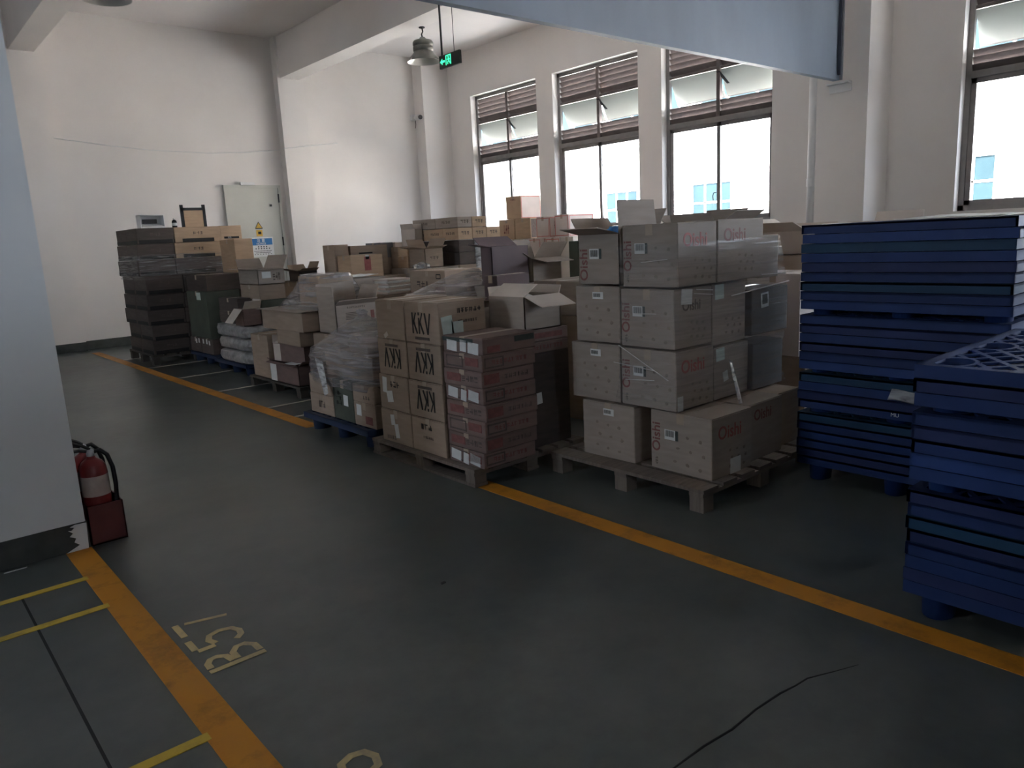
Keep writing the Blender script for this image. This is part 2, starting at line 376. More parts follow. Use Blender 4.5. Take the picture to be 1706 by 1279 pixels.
# flaked paint on the near column's skirting corner
pp = [(.60, .0), (.705, .0), (.712, .14), (.66, .143), (.635, .135), (.655, .128), (.64, .115), (.625, .118), (.645, .10), (.628, .085), (.655, .07), (.645, .05), (.668, .03)]
fk = MB(); n_ = len(pp); fk.v = [(x, 4.327, z) for x, z in pp]+[(x, 4.3225, z) for x, z in pp]
fk.f = [tuple(range(n_)), tuple(range(2*n_-1, n_-1, -1))]+[(i, (i+1) % n_, n_+(i+1) % n_, n_+i) for i in range(n_)]
fk.v = [(x+.0, y, z) for x, y, z in fk.v]
fk.build('bare_plaster', COLSKY, near)
struct('beam', MB().box(2.30, 2.64, Y0, YB, 4.62, ZC), BEAMP, label='painted ceiling beam at the upper left')
struct('beam', MB().box(6.55, 6.92, Y0, YB, 4.58, ZC), BEAMP, label='painted ceiling beam above the exit sign')
struct('beam', MB().box(X0, XW, 4.50, 4.96, 4.30, ZC), BEAMP, label='cross beam above the rolled shutter')

# dropped fire shutter between the columns
sh = sempty('wall_shutter', 'grey blue shutter panel hanging below the cross beam')
MB().box(.74, 9.56, 4.70, 4.745, 3.24, 4.6).build('curtain', SHUT, sh)
MB().box(.74, 9.56, 4.685, 4.76, 3.185, 3.245).build('bottom_bar', SHUT, sh)
MB().box(9.575, 9.60, 4.66, 4.70, 3.19, 4.6).build('guide_rail', STEEL, sh)
MB().box(9.515, 9.535, 4.655, 4.69, 3.24, 4.6).build('cable_conduit', mat('conduit_blue_black', (.05, .058, .085), .5), sh)
br = MB(); br.box(9.66, 9.68, 4.58, 4.86, 3.06, 3.17); br.box(9.58, 9.68, 4.58, 4.86, 3.15, 3.17)
br.build('shutter_bracket', WHITEP, sh)
# downpipe beside the pilaster
dp = thing('downpipe', 'white round downpipe running up the pilaster beside the window', 'pipe', (9.80, 5.12, 0))
MB().lathe([(.07, 0), (.07, 5.2)], 20).build('pipe', WHITEP, dp, smooth=True)
MB().lathe([(.078, 1.95), (.078, 2.05)], 20).build('socket_joint', WHITEP, dp)

# floor paint
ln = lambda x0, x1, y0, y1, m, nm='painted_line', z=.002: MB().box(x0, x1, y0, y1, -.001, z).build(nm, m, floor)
ln(.598, .718, -4, 4.33, YLINE); ln(2.68, 2.80, -4, 3.56, YLINE); ln(2.68, 2.80, 5.83, 13.45, YLINE)  # far line broken below two pallets, the gap standing in for shade
for y in (3.905, 3.515, 2.272, 1.03, -.2): ln(-.9, .612, y-.022, y+.022, YTHIN, z=.0026)
for y in (8.205, 6.90, 6.32, 9.55, 10.8, 12.05): ln(2.80, 3.9, y-.018, y+.018, WTHIN, z=.0026)
ln(.335, .345, -4, 3.91, mat('joint_dark', (.012, .014, .013), .8), 'floor_joint', .0008)
MB().tube([(1.40, 1.17, .0), (1.53, 1.163, 0), (1.66, 1.158, 0), (1.785, 1.143, 0), (1.92, 1.145, 0), (2.049, 1.135, 0), (2.12, 1.122, 0), (2.187, 1.115, 0), (2.29, 1.07, 0), (2.381, 1.033, 0)], [.001, .003, .004, .004, .0035, .004, .003, .003, .002, .001], 5).build('floor_crack', MATS['joint_dark'], floor)
GLY = {'B': [((.011, .0), (.011, .21))], '5': [((.125, .196), (.035, .196)), ((.022, .19), (.022, .125))], '7': [((.0, .192), (.125, .192)), ((.112, .158), (.066, .0))], '6': []}
ARC = {'B': [[(.034, .198), (.075, .196), (.100, .178), (.104, .155), (.085, .125), (.034, .116)], [(.034, .098), (.09, .096), (.122, .07), (.122, .04), (.09, .013), (.034, .012)]],
       '5': [[(.036, .118), (.075, .132), (.110, .118), (.126, .075), (.110, .030), (.070, .012), (.035, .018), (.010, .045)]], '7': [],
       '6': [[(.115, .175), (.085, .197), (.045, .185), (.018, .13), (.014, .07), (.030, .025), (.07, .012), (.110, .028), (.122, .065), (.108, .105), (.07, .118), (.034, .10)]]}
def floor_text(txt, yb):
    """hand-cut stencil characters painted on the floor, read along +y with their tops towards -x"""
    for i, ch in enumerate(txt):
        q = MB(); ox = i*.172
        for p, e in GLY[ch]: q.stroke(p, e, .026 if ch != '7' or p[0] < .05 else .02, 0, .0009)
        for pl in ARC[ch]:
            n_ = len(pl); L_, R_ = [], []
            for k in range(n_):
                t_ = (Vector(pl[min(k+1, n_-1)])-Vector(pl[max(k-1, 0)])).normalized(); nn = Vector((-t_.y, t_.x))*.013
                L_.append(Vector(pl[k])+nn); R_.append(Vector(pl[k])-nn)
            for k in range(n_-1): q.poly([tuple(R_[k]), tuple(R_[k+1]), tuple(L_[k+1]), tuple(L_[k])], 0, .0009)
        o = q.build('painted_number', YNUM, floor); o.matrix_basis = Matrix(((0, -1, 0, .952), (1, 0, 0, yb+ox), (0, 0, 1, .002), (0, 0, 0, 1)))
floor_text('B57', 2.625); floor_text('B56', 1.40)

tag(MB().poly([(-.05, -.005), (.045, -.003), (.05, .005), (-.045, .006)], 0, .003).build('paper_strip', PAPER, None, (.37, 4.285, .0005)), 'thin white paper strip on the floor before the column', 'scrap')
tag(MB().poly([(-.012, -.006), (.014, -.004), (.010, .007), (-.008, .008)], 0, .006).build('floor_debris', BLACK, None, (1.756, 2.596, 0)), 'tiny black scrap alone on the middle of the floor', 'scrap')
# door in the back wall
d = sempty('door_1', 'grey steel door in the back wall')
dx0, dx1, dz = 5.36, 6.34, 2.62
MB().box(dx0, dx1, YB-.035, YB, 0, dz).build('leaf', DOORP, d)
df = MB(); df.box(dx0-.05, dx0, YB-.05, YB, 0, dz+.05); df.box(dx1, dx1+.05, YB-.05, YB, 0, dz+.05); df.box(dx0, dx1, YB-.05, YB, dz, dz+.05)
df.build('frame', DOORP, d)
for z in (2.35, 1.55, .5): MB().lathe([(.014, z), (.014, z+.16)], 8, dx1, YB-.045).build('hinge', BLACK, d)
MB().box(6.15, 6.19, YB-.05, YB-.035, 2.28, 2.32).build('lock', BLACK, d)
MB().box(5.62, 5.88, YB-.09, YB-.05, dz+.05, dz+.10).build('closer_lamp', WHITEP, d)
# paper notices on the door
def sign_mb(pts, z0, z1, x, z, y):  # flat shapes on the door, xz-plane facing the camera
    pass
ns = thing('notice_sign', 'white notice with blue header stuck on the grey door', 'sign', (5.93, YB-.038, 1.36))
MB().box(-.23, .21, -.004, 0, 0, .36).build('panel', PAPER, ns)
MB().box(-.205, .19, -.0055, -.0035, .215, .335).build('header', BLUESIGN, ns)
FXZ = lambda x, y, z, s=1: Matrix(((s, 0, 0, x), (0, 0, -1, y), (0, s, 0, z), (0, 0, 0, 1)))
put('lettering', text_mesh('\u6ce8 \u610f', .07, PAPER, .001), ns, mtx=FXZ(-.03, -.006, .295))
put('lettering', text_mesh('NOTICE', .05, PAPER, .001), ns, mtx=FXZ(-.03, -.006, .237))
pr = MB()
for j, (z, n, w_, h) in enumerate(((.185, 4, .022, .02), (.15, 6, .022, .02), (.105, 14, .016, .013), (.075, 12, .016, .013), (.045, 7, .016, .013))):
    for k in range(n):
        x = -.01+(k-(n-1)/2)*(w_*1.55 if n > 8 else .052); pr.box(x-w_/2, x+w_/2, -.0052, -.0042, z-h/2, z+h/2)
pr.build('small_print', INKB, ns)['kind'] = 'stuff'
ws = thing('warning_sticker', 'yellow triangle warning sticker on the grey door', 'sticker', (5.89, YB-.038, 1.74))
tri = MB(); 
for a, b in (((-.07, .135), (.07, .135)), ((.07, .135), (0, .25)), ((0, .25), (-.07, .135))): 
    va, vb = Vector((a[0], 0, a[1])), Vector((b[0], 0, b[1])); tri.slab(va, vb, vb+Vector((0, 0, .016)), va+Vector((0, 0, .016)), (0, -1, 0), .003)
MB().add([(-.07, -.001, .135), (.07, -.001, .135), (0, -.001, .25), (-.07, 0, .135), (.07, 0, .135), (0, 0, .25)], [(0, 1, 2), (5, 4, 3), (0, 3, 4, 1), (1, 4, 5, 2), (2, 5, 3, 0)]).build('triangle', YELLOWS, ws)
tri.build('triangle_border', INKB, ws)
MB().box(-.06, .06, -.002, 0, 0, .115).build('label_panel', YELLOWS, ws)
MB().box(-.025, .035, -.004, -.002, .035, .085).build('pictogram', INKB, ws)

# cable sagging along the back wall
cb = MB().tube([(2.0, YB-.03, 3.46), (2.3, YB-.03, 3.415), (2.81, YB-.03, 3.365), (3.5, YB-.03, 3.29), (4.13, YB-.03, 3.24), (5.13, YB-.03, 3.22), (5.8, YB-.03, 3.255), (6.4, YB-.06, 3.31), (6.5, YB-.2, 3.33), (7.02, YB-.2, 3.40), (7.1, YB-.03, 3.42), (7.7, YB-.02, 3.49)], .007, 6).build('wall_cable', WHITEP, smooth=True)
tag(cb, 'thin white cable sagging across the back wall', 'cable')

# CCTV camera
cc = thing('security_camera', 'small white security camera on the back wall near the corner', 'camera', (9.52, YB-.06, 4.08))
MB().box(-.02, .10, .0, .06, -.06, .06).build('mount', WHITEP, cc)
MB().tube([(.04, .0, 0), (.04, -.10, -.02)], .018, 8).build('arm', WHITEP, cc)
bd = MB().tube([(.06, -.06, .0), (0.0, -.28, -.03)], .055, 14).build('housing', WHITEP, cc, smooth=False)
MB().tube([(0.0, -.28, -.03), (-.004, -.295, -.032)], .046, 14).build('lens', BLACK, cc)
MB().tube([(.05, -.02, -.06), (.05, -.03, -.14), (.04, -.02, -.22)], .006, 6).build('lead', BLACK, cc)

# hanging lamps
def lamp(label, x, y, ztop):
    t = thing('high_bay_lamp', label, 'lamp', (x, y, ztop), 0, 'bell lamps hanging from the beams')
    MB().lathe([(.045, -.012), (.045, 0)], 12).build('ceiling_plate', BLACK, t)
    MB().tube([(0, 0, 0), (.012, 0, -.06), (-.012, 0, -.10), (0, 0, -.15)], .011, 8).build('hook', BLACK, t)
    MB().lathe([(.035, -.14), (.06, -.17), (.135, -.19), (.15, -.215), (.15, -.255), (.142, -.262), (.142, -.268), (.15, -.275), (.15, -.33), (.13, -.345)], 28).build('ballast_housing', LAMPM, t, smooth=True)
    sh_ = MB().lathe([(.135, -.33), (.15, -.36), (.20, -.42), (.245, -.475), (.25, -.48)], 32, cap=False).build('shade', LAMPM, t, smooth=True)
    MB().lathe([(.0, -.365), (.13, -.365), (.19, -.425), (.237, -.478), (.25, -.481)], 32, cap=False).build('reflector', LAMPI, sh_, smooth=True)
    return t
lamp('grey bell-shaped high bay lamp hanging left of the exit sign', 6.9, 9.7, 4.58)
lamp('grey bell-shaped lamp cut off by the top edge, upper left', 2.47, 9.1, 4.62)

# exit sign
ex = thing('exit_sign', 'hanging exit sign with glowing green running figure and arrow', 'sign', (5.0, 6.565, 3.25))
bevel(MB().box(-.015, .015, -.175, .175, 0, .128).build('housing', mat('sign_dark', (.03, .035, .03), .35), ex).data, .003, 1)
GREEN = emit('exit_green', (.05, .85, .38), .55)
SX = lambda y, z: Matrix(((0, 0, -1, -.0155), (-1, 0, 0, y), (0, 1, 0, z), (0, 0, 0, 1)))
ar = MB().poly([(-.155, .064), (-.115, .095), (-.115, .074), (-.075, .074), (-.075, .054), (-.115, .054), (-.115, .033)], 0, .002)
put('arrow', ar.mesh('arrow', GREEN), ex, mtx=SX(0, 0))
dr = MB(); dr.poly([(-.058, .02), (-.046, .02), (-.046, .115), (-.058, .115)], 0, .002); dr.poly([(-.046, .105), (.03, .105), (.03, .115), (-.046, .115)], 0, .002); dr.poly([(.02, .02), (.032, .02), (.032, .115), (.02, .115)], 0, .002)
put('door_pictogram', dr.mesh('door_pictogram', GREEN), ex, mtx=SX(0, 0))
rn = MB(); rn.poly([(-.012+.009*math.cos(t*math.pi/5), .094+.009*math.sin(t*math.pi/5)) for t in range(10)], .0, .002)
for a, b, w_ in (((-.012, .084), (-.004, .055), .016), ((-.01, .08), (-.032, .068), .008), ((-.01, .08), (.012, .070), .008), ((-.006, .056), (-.026, .046), .010), ((-.026, .048), (-.024, .025), .009), ((-.004, .056), (.010, .038), .010), ((.010, .040), (.018, .024), .009)): rn.stroke(a, b, w_, 0, .002)
put('running_figure', rn.mesh('running_figure', GREEN), ex, mtx=SX(0, 0))
MB().lathe([(.011, .125), (.011, ZC-3.25)], 8, 0, .135).build('conduit', BLACK, ex)
MB().lathe([(.0035, .125), (.0035, ZC-3.25)], 6, 0, -.075).build('suspension_wire', BLACK, ex)

# ------------------------------------------------------------------ outside: facing building and yard
struct('ground', MB().box(XW+.3, 40, -40, 50, -.3, -.15), mat('yard_concrete', (.55, .54, .51), .8, .08, .6), label='pale concrete yard outside the windows')
fb = thing('facing_building', 'white tiled building with blue windows seen through the windows', 'building', (22, 0, -.15))
MB().box(0, 6, -1.5, 45, 0, 4.6).build('tiled_wall', TILE, fb)
MB().box(-.12, .05, -1.5, 45, 4.55, 4.95).build('cornice', FACTRIM, fb)
MB().box(-.03, 0, -1.5, 45, 3.99, 4.03).build('ledge', FACTRIM, fb)
MB().box(.3, 6, -1.5, 45, 4.9, 8.5).build('upper_wall', TILE, fb)
for yc in range(2, 44, 4):
    g = MB().box(.24, .3, yc-1.6, yc+1.6, 5.0, 7.2).build('upper_window', FACGLASS, fb)
    for k in (-1.6, -.55, .5, 1.55): MB().box(.20, .25, yc+k, yc+k+.07, 5.0, 7.2).build('window_bar', FACTRIM, g)
for yc in (15.0, 7.44, 18.9, 11.2, 23.0, 3.6, .6):
    w_ = .74; z0, z1 = 1.85, 3.05
    fr = MB(); fr.box(-.05, .03, yc-w_-.05, yc+w_+.05, z1, z1+.06); fr.box(-.05, .03, yc-w_-.05, yc+w_+.05, z0-.06, z0); fr.box(-.05, .03, yc-w_-.06, yc-w_, z0, z1); fr.box(-.05, .03, yc+w_, yc+w_+.06, z0, z1)
    f = fr.build('window', FACTRIM, fb)
    gl = MB(); gl.box(-.01, .012, yc-w_, yc+w_, z0, z1); gl.build('pane', FACGLASS, f)
    bb = MB(); bb.box(-.03, -.005, yc-w_, yc+w_, 2.40, 2.46)
    for k in (-.25, .25): bb.box(-.03, -.005, yc+k-.03, yc+k+.03, z0, z1)
    bb.build('glazing_bar', FACTRIM, f)

# ------------------------------------------------------------------ fire extinguishers by the near column
st = thing('extinguisher_stand', 'dark red metal box stand on the floor beside the white column', 'stand', (.812, 4.50, 0))
bx_ = MB(); w_, dd, h = .088, .165, .215
bx_.box(-w_, w_, -dd, -dd+.006, 0, h); bx_.box(-w_, w_, dd-.006, dd, 0, h); bx_.box(-w_, -w_+.006, -dd, dd, 0, h); bx_.box(w_-.006, w_, -dd, dd, 0, h); bx_.box(-w_, w_, -dd, dd, 0, .008)
bx_.build('box', REDBOX, st)
def extinguisher(label, x, y, rz):
    t = thing('fire_extinguisher', label, 'extinguisher', (x, y, .009), rz, 'fire extinguishers beside the column')
    MB().lathe([(.060, 0), (.066, .006), (.068, .02), (.068, .365), (.064, .40), (.050, .425), (.030, .440), (.022, .445), (.022, .455)], 28).build('cylinder', REDP, t, smooth=True)
    MB().lathe([(.0687, .245), (.0692, .247), (.0692, .352), (.0687, .354)], 28, cap=False).build('label_band', mat('label_pink_white', (.42, .35, .33), .6, .15, 14), t, smooth=True)
    MB().lathe([(.018, .452), (.020, .46), (.020, .485), (.012, .492)], 14).build('valve', STEEL, t, smooth=True)
    MB().tube([(.0, 0, .492), (-.03, 0, .515), (-.085, 0, .545), (-.12, 0, .548)], .009, 6).build('lever', BLACK, t)
    MB().tube([(.0, 0, .478), (-.05, 0, .495), (-.11, 0, .495)], .009, 6).build('handle', BLACK, t)
    MB().tube([(.015, 0, .475), (.045, -.01, .482), (.075, -.015, .45), (.092, -.02, .38), (.094, -.02, .28), (.088, -.02, .20)], .0115, 8).build('hose', BLACK, t, smooth=True)
    MB().tube([(.088, -.02, .235), (.086, -.02, .17)], [.012, .018], 8).build('nozzle', BLACK, t)
extinguisher('red fire extinguisher with pale label and black hose, nearest the camera', .800, 4.422, 0)
extinguisher('red fire extinguisher half hidden behind the white column', .795, 4.578, R(25))

# ------------------------------------------------------------------ cartons
_BM = {}
def closed_mesh(w_, d_, h_, m):
    k = (round(w_, 3), round(d_, 3), round(h_, 3), m.name)
    if k not in _BM: _BM[k] = bevel(MB().box(-w_/2, w_/2, -d_/2, d_/2, 0, h_-.004).mesh('body', m), .004, 1)
    return _BM[k]
def face_mtx(face, w_, d_, h_, u, v, rot=0, off=.0008):
    if face == '-x': U, V, N, O = Vector((0, -1, 0)), Vector((0, 0, 1)), Vector((-1, 0, 0)), Vector((-w_/2-off, -u*d_, v*h_))
    elif face == '-y': U, V, N, O = Vector((1, 0, 0)), Vector((0, 0, 1)), Vector((0, -1, 0)), Vector((u*w_, -d_/2-off, v*h_))
    else: U, V, N, O = Vector((1, 0, 0)), Vector((0, 1, 0)), Vector((0, 0, 1)), Vector((u*w_, v*d_, h_+off))
    c, s = math.cos(rot), math.sin(rot); A = U*c+V*s; B = -U*s+V*c
    return Matrix(((A.x, B.x, N.x, O.x), (A.y, B.y, N.y, O.y), (A.z, B.z, N.z, O.z), (0, 0, 0, 1)))
_QM = {}
def patch_mesh(kind, a, b, m):
    k = (kind, round(a, 3), round(b, 3), m.name)
    if k in _QM: return _QM[k]
    q = MB()
    if kind == 'rect': q.box(-a/2, a/2, -b/2, b/2, 0, .0012)
    elif kind == 'barcode':
        for i in range(9): x = -a/2+a*(i+.5)/9; q.box(x-a*.03, x+a*.03, -b/2, b/2, 0, .0006)
    elif kind == 'lines':
        n = max(2, int(b/.014))
        for i in range(n): y = -b/2+b*(i+.5)/n; q.box(-a/2, a/2*(.6+.4*((i*7) % 3)/2), y-b/n*.25, y+b/n*.25, 0, .0006)
    elif kind == 'frame':
        t = .010; q.box(-a/2, a/2, -b/2, -b/2+t, 0, .0008); q.box(-a/2, a/2, b/2-t, b/2, 0, .0008); q.box(-a/2, -a/2+t, -b/2, b/2, 0, .0008); q.box(a/2-t, a/2, -b/2, b/2, 0, .0008)
    elif kind == 'blobs':
        rnd = random.Random(int(a*1000)+int(b*1000))
        for i in range(3):
            for j in range(3):
                x = -a/2+a*(i+.5+.25*(j % 2))/3; y = -b/2+b*(j+.5)/3-.12*b*i/3
                pts = [((.008+.008*rnd.random())*math.cos(t*.9), (.006+.008*rnd.random())*math.sin(t*.9)) for t in range(7)]
                q.poly([(x+px, y+py) for px, py in pts], 0, .0006)
    elif kind == 'glyphs':      # unreadable printed characters
        rnd = random.Random(int(a*997)+int(b*991)); n = max(3, int(a/b)); s = a/n
        for i in range(n):
            x = -a/2+s*(i+.5)
            for t in range(4):
                if rnd.random() < .5: yy = (rnd.random()-.5)*b*.85; q.box(x-s*.38, x+s*.38, yy-b*.07, yy+b*.07, 0, .0006)
                else: xx = x+(rnd.random()-.5)*s*.6; q.box(xx-s*.07, xx+s*.07, -b*.45, b*.45, 0, .0006)
    elif kind == 'kkv':         # three brush-stroke letters
        sx, sy = a/3.0, b
        def S(p, q_, wt): q.stroke((p[0]*sx-a/2, p[1]*sy-b/2), (q_[0]*sx-a/2, q_[1]*sy-b/2), wt*sx, 0, .0008)
        S((.14, .0), (.14, 1.0), .20); S((.16, .42), (.72, 1.0), .16); S((.32, .56), (.80, 0), .21)
        S((1.14, 0), (1.14, .76), .20); S((1.14, .88), (1.14, 1.02), .21); S((1.16, .38), (1.72, 1.0), .16); S((1.32, .54), (1.80, 0), .21)
        S((2.08, 1.0), (2.46, .0), .22); S((2.46, .0), (2.88, 1.0), .17)
    _QM[k] = q.mesh(kind, m); return _QM[k]
PNAME = {'rect': 'sticker', 'barcode': 'barcode', 'lines': 'printed_lines', 'frame': 'printed_border', 'blobs': 'printed_marks', 'glyphs': 'printed_characters', 'kkv': 'printed_letters', 'text': 'printed_letters', 'panel': 'printed_panel'}
def carton(label, x0, x1, y0, y1, z0, z1, m=CARD, rz=0, marks=(), opened=None, tape=True, cat='carton', group=None, name='carton', flap=None, inm=None):
    w_, d_, h_ = x1-x0, y1-y0, z1-z0
    t = thing(name, label, cat, ((x0+x1)/2, (y0+y1)/2, z0), R(rz), group)
    if opened is None:
        put('body', closed_mesh(w_, d_, h_, m), t)
        k = ('flap', round(w_, 3), round(d_, 3), round(h_, 3), m.name)
        if k not in _BM: _BM[k] = MB().box(-w_/2+.002, w_/2-.002, -d_/2+.002, -.0015, h_-.0045, h_).mesh('top_flap', m)
        put('top_flap', _BM[k], t); put('top_flap', _BM[k], t, mtx=Matrix.Rotation(math.pi, 4, 'Z'))
        if tape:
            tp = MB(); tp.box(-w_/2-.0006, w_/2+.0006, -.024, .024, h_, h_+.0009); tp.box(-w_/2-.0012, -w_/2, -.024, .024, h_-min(.06, h_*.3), h_+.0009); tp.box(w_/2, w_/2+.0012, -.024, .024, h_-min(.06, h_*.3), h_+.0009)
            tp.build('tape', TAPE, t)
    else:
        th = .006; q = MB()
        q.box(-w_/2, -w_/2+th, -d_/2, d_/2, 0, h_); q.box(w_/2-th, w_/2, -d_/2, d_/2, 0, h_); q.box(-w_/2, w_/2, -d_/2, -d_/2+th, 0, h_); q.box(-w_/2, w_/2, d_/2-th, d_/2, 0, h_); q.box(-w_/2, w_/2, -d_/2, d_/2, 0, th)
        q.build('body', m, t)
        fl = flap or min(w_, d_)/2
        for side, ang in opened.items():
            L = fl
            if isinstance(ang, tuple): ang, L = ang
            a = R(ang); s, c = math.sin(a), math.cos(a)   # 0 = upright, 90 = out flat, >90 drooping, <0 folded inwards
            if side[1] == 'x':
                sg = -1 if side[0] == '-' else 1; X = sg*w_/2
                A, B = (X, -d_/2+.004, h_), (X, d_/2-.004, h_); C, D = (X+sg*s*L, d_/2-.012, h_+c*L), (X+sg*s*L, -d_/2+.012, h_+c*L); nn = (-sg*c, 0, s)
            else:
                sg = -1 if side[0] == '-' else 1; Y = sg*d_/2
                A, B = (-w_/2+.004, Y, h_), (w_/2-.004, Y, h_); C, D = (w_/2-.012, Y+sg*s*L, h_+c*L), (-w_/2+.012, Y+sg*s*L, h_+c*L); nn = (0, -sg*c, s)
            MB().slab(A, B, C, D, nn, .005).build('flap', inm or m, t)
    for mk in marks:
        k, face, u, v = mk[0], mk[1], mk[2], mk[3]
        if k == 'text': s, size, rot, mm = mk[4:8]; o = put(PNAME[k], text_mesh(s, size, mm, .0015), t, mtx=face_mtx(face, w_, d_, h_, u, v, R(rot)))
        else:
            a, b, mm = mk[4:7]; rot = mk[7] if len(mk) > 7 else 0
            off = {'rect': .0012, 'barcode': .003, 'frame': .0016}.get(k, .0016)
            nm = PNAME[k]
            if k == 'rect' and mm not in (PAPER, PAPERG): nm = 'printed_panel'
            put(nm, patch_mesh(k, a, b, mm), t, mtx=face_mtx(face, w_, d_, h_, u, v, R(rot), off))
    return t

def wood_pallet(label, x0, x1, y0, y1, z1=.13, m=WOODP, deck=7, runners=False):
    t = thing('wooden_pallet', label, 'pallet', ((x0+x1)/2, (y0+y1)/2, 0)); L, W = y1-y0, x1-x0
    bw = W/deck*.78
    for i in range(deck):
        x = -W/2+bw/2+(W-bw)*i/(deck-1); MB().box(x-bw/2, x+bw/2, -L/2, L/2, z1-.02, z1).build('deck_board', m, t)
    for y in (-L/2+.05, 0, L/2-.05):
        MB().box(-W/2, W/2, y-.045, y+.045, z1-.042, z1-.0205).build('bearer', m, t)
        for x in (-W/2+.05, 0, W/2-.05): MB().box(x-.045, x+.045, y-.045, y+.045, 0, z1-.0425).build('block', m, t)
    if runners:
        for x in (-W/2+.05, 0, W/2-.05): MB().box(x-.05, x+.05, -L/2, L/2, .003, .022).build('runner', m, t)
    return t

# plastic pallet meshes shared by every plastic pallet
PX, PY, PH = 1.10, 1.05, .048
FEET = [(x, y) for x in (-PX/2+.118, 0, PX/2-.118) for y in (-PY/2+.09, 0, PY/2-.09)]
EA, EB = .085, .062
def pallet_deck():
    q = MB(); a, b, t = PX/2, PY/2, .012
    q.box(-a, a, -b, -b+t, 0, PH); q.box(-a, a, b-t, b, 0, PH); q.box(-a, -a+t, -b, b, 0, PH); q.box(a-t, a, -b, b, 0, PH)
    bd_ = .042; z0, z1 = PH-.010, PH
    q.box(-a, a, -b, -b+bd_, z0, z1); q.box(-a, a, b-bd_, b, z0, z1); q.box(-a, -a+bd_, -b, b, z0, z1); q.box(a-bd_, a, -b, b, z0, z1)
    ia, ib = a-bd_, b-bd_
    for sgn in (1, -1):     # diagonal lattice, interrupted at the foot pockets
        k = -1.2
        while k < 1.2:
            run = None; s = -1.2
            while s <= 1.2:
                x, y = (k+s)/2*1.35, (s-k)/2*sgn
                ok = abs(x) < ia and abs(y) < ib and all(((x-fx)/(EA+.012))**2+((y-fy)/(EB+.012))**2 > 1 for fx, fy in FEET)
                if ok and run is None: run = (x, y)
                if (not ok or s > 1.19) and run is not None:
                    p, e = Vector(run), Vector((x, y)); d_ = e-p
                    if d_.length > .015:
                        nrm = Vector((-d_.y, d_.x)).normalized()*.0105
                        q.poly([tuple(p-nrm), tuple(e-nrm), tuple(e+nrm), tuple(p+nrm)], z0+.001, z1-.0008)
                    run = None
                s += .01
            k += .105
    for fx, fy in FEET:     # rims round the pockets
        n = 20; base = len(q.v)
        for r_, z in ((1.0, z1), (1.22, z1), (1.22, z0), (1.0, z0)):
            for i in range(n): t_ = 2*math.pi*i/n; q.v.append((fx+EA*r_*math.cos(t_), fy+EB*r_*math.sin(t_), z))
        for j in range(4):
            for i in range(n): k2 = (i+1) % n; j2 = (j+1) % 4; q.f.append((base+j*n+i, base+j*n+k2, base+j2*n+k2, base+j2*n+i))
    return q
_deck = pallet_deck()
def foot_mesh(m):
    return MB().lathe([(1.0, PH-.004), (.88, -.10), (.82, -.102), (.0, -.102)], 20, a=EA, b=EB, cap=False).mesh('foot', m, True)
DECKS = [_deck.mesh('deck', m) for m in BLUE]; FOOTS = [foot_mesh(m) for m in BLUE]
DECKN, FOOTN = _deck.mesh('deck', NAVY), foot_mesh(NAVY)
def plastic_pallet(label, cx, cy, zfoot, i, rz=0, group=None, navy=False, feet=True):
    t = thing('plastic_pallet', label, 'pallet', (cx, cy, zfoot), R(rz), group)
    put('deck', DECKN if navy else DECKS[i], t, (0, 0, .102))
    if feet:
        for fx, fy in FEET: put('foot', FOOTN if navy else FOOTS[i], t, (fx, fy, .102))
    return t

# ---- tall stack of nested blue pallets and the lower one in front
def nested(cx, cy, ztop, pitch, gaps, lbl, grp, pal, rz=0):
    zs = []; z = 0.0; k = 0
    while z+.15 <= ztop+.002:
        zs.append(z); z += pitch+(gaps.get(k, 0)); k += 1
    n = len(zs)
    for i, z in enumerate(zs):
        fromtop = n-1-i
        nm = ORD[fromtop] if fromtop else 'topmost'
        plastic_pallet(f'blue plastic pallet, {nm} from the top of {lbl}' if fromtop else f'topmost blue plastic pallet of {lbl}', cx+(random.random()-.5)*.008, cy+(random.random()-.5)*.008, z, pal[i % len(pal)], rz+(random.random()-.5)*.25, grp)
    return zs
Z7 = nested(4.05+PX/2, 1.645, 1.488, .0522, {5: .025, 9: .02, 15: .03}, 'the tall stack', 'nested blue pallets in the tall stack', [0, 3, 0, 1, 0, 2, 0, 3, 1, 2, 4, 0, 3])
Z8 = nested(2.82+PX/2, .545, .99, .0512, {7: .04, 12: .02}, 'the lower stack nearest the camera', 'nested blue pallets in the near stack', [0, 3, 0, 0, 3, 2, 0, 3, 1, 4, 0, 3, 0])
# small white maker's letters on one tall-stack pallet
ml = [o for o in bpy.data.objects if o.name.startswith('plastic_pallet') and o.get('group') == 'nested blue pallets in the tall stack'][6]
put('moulded_letters', text_mesh('MU', .030, PAPER, .0), ml, mtx=Matrix(((0, 0, -1, -PX/2-.001), (-1, 0, 0, -.02), (0, 1, 0, .128), (0, 0, 0, 1)))) 

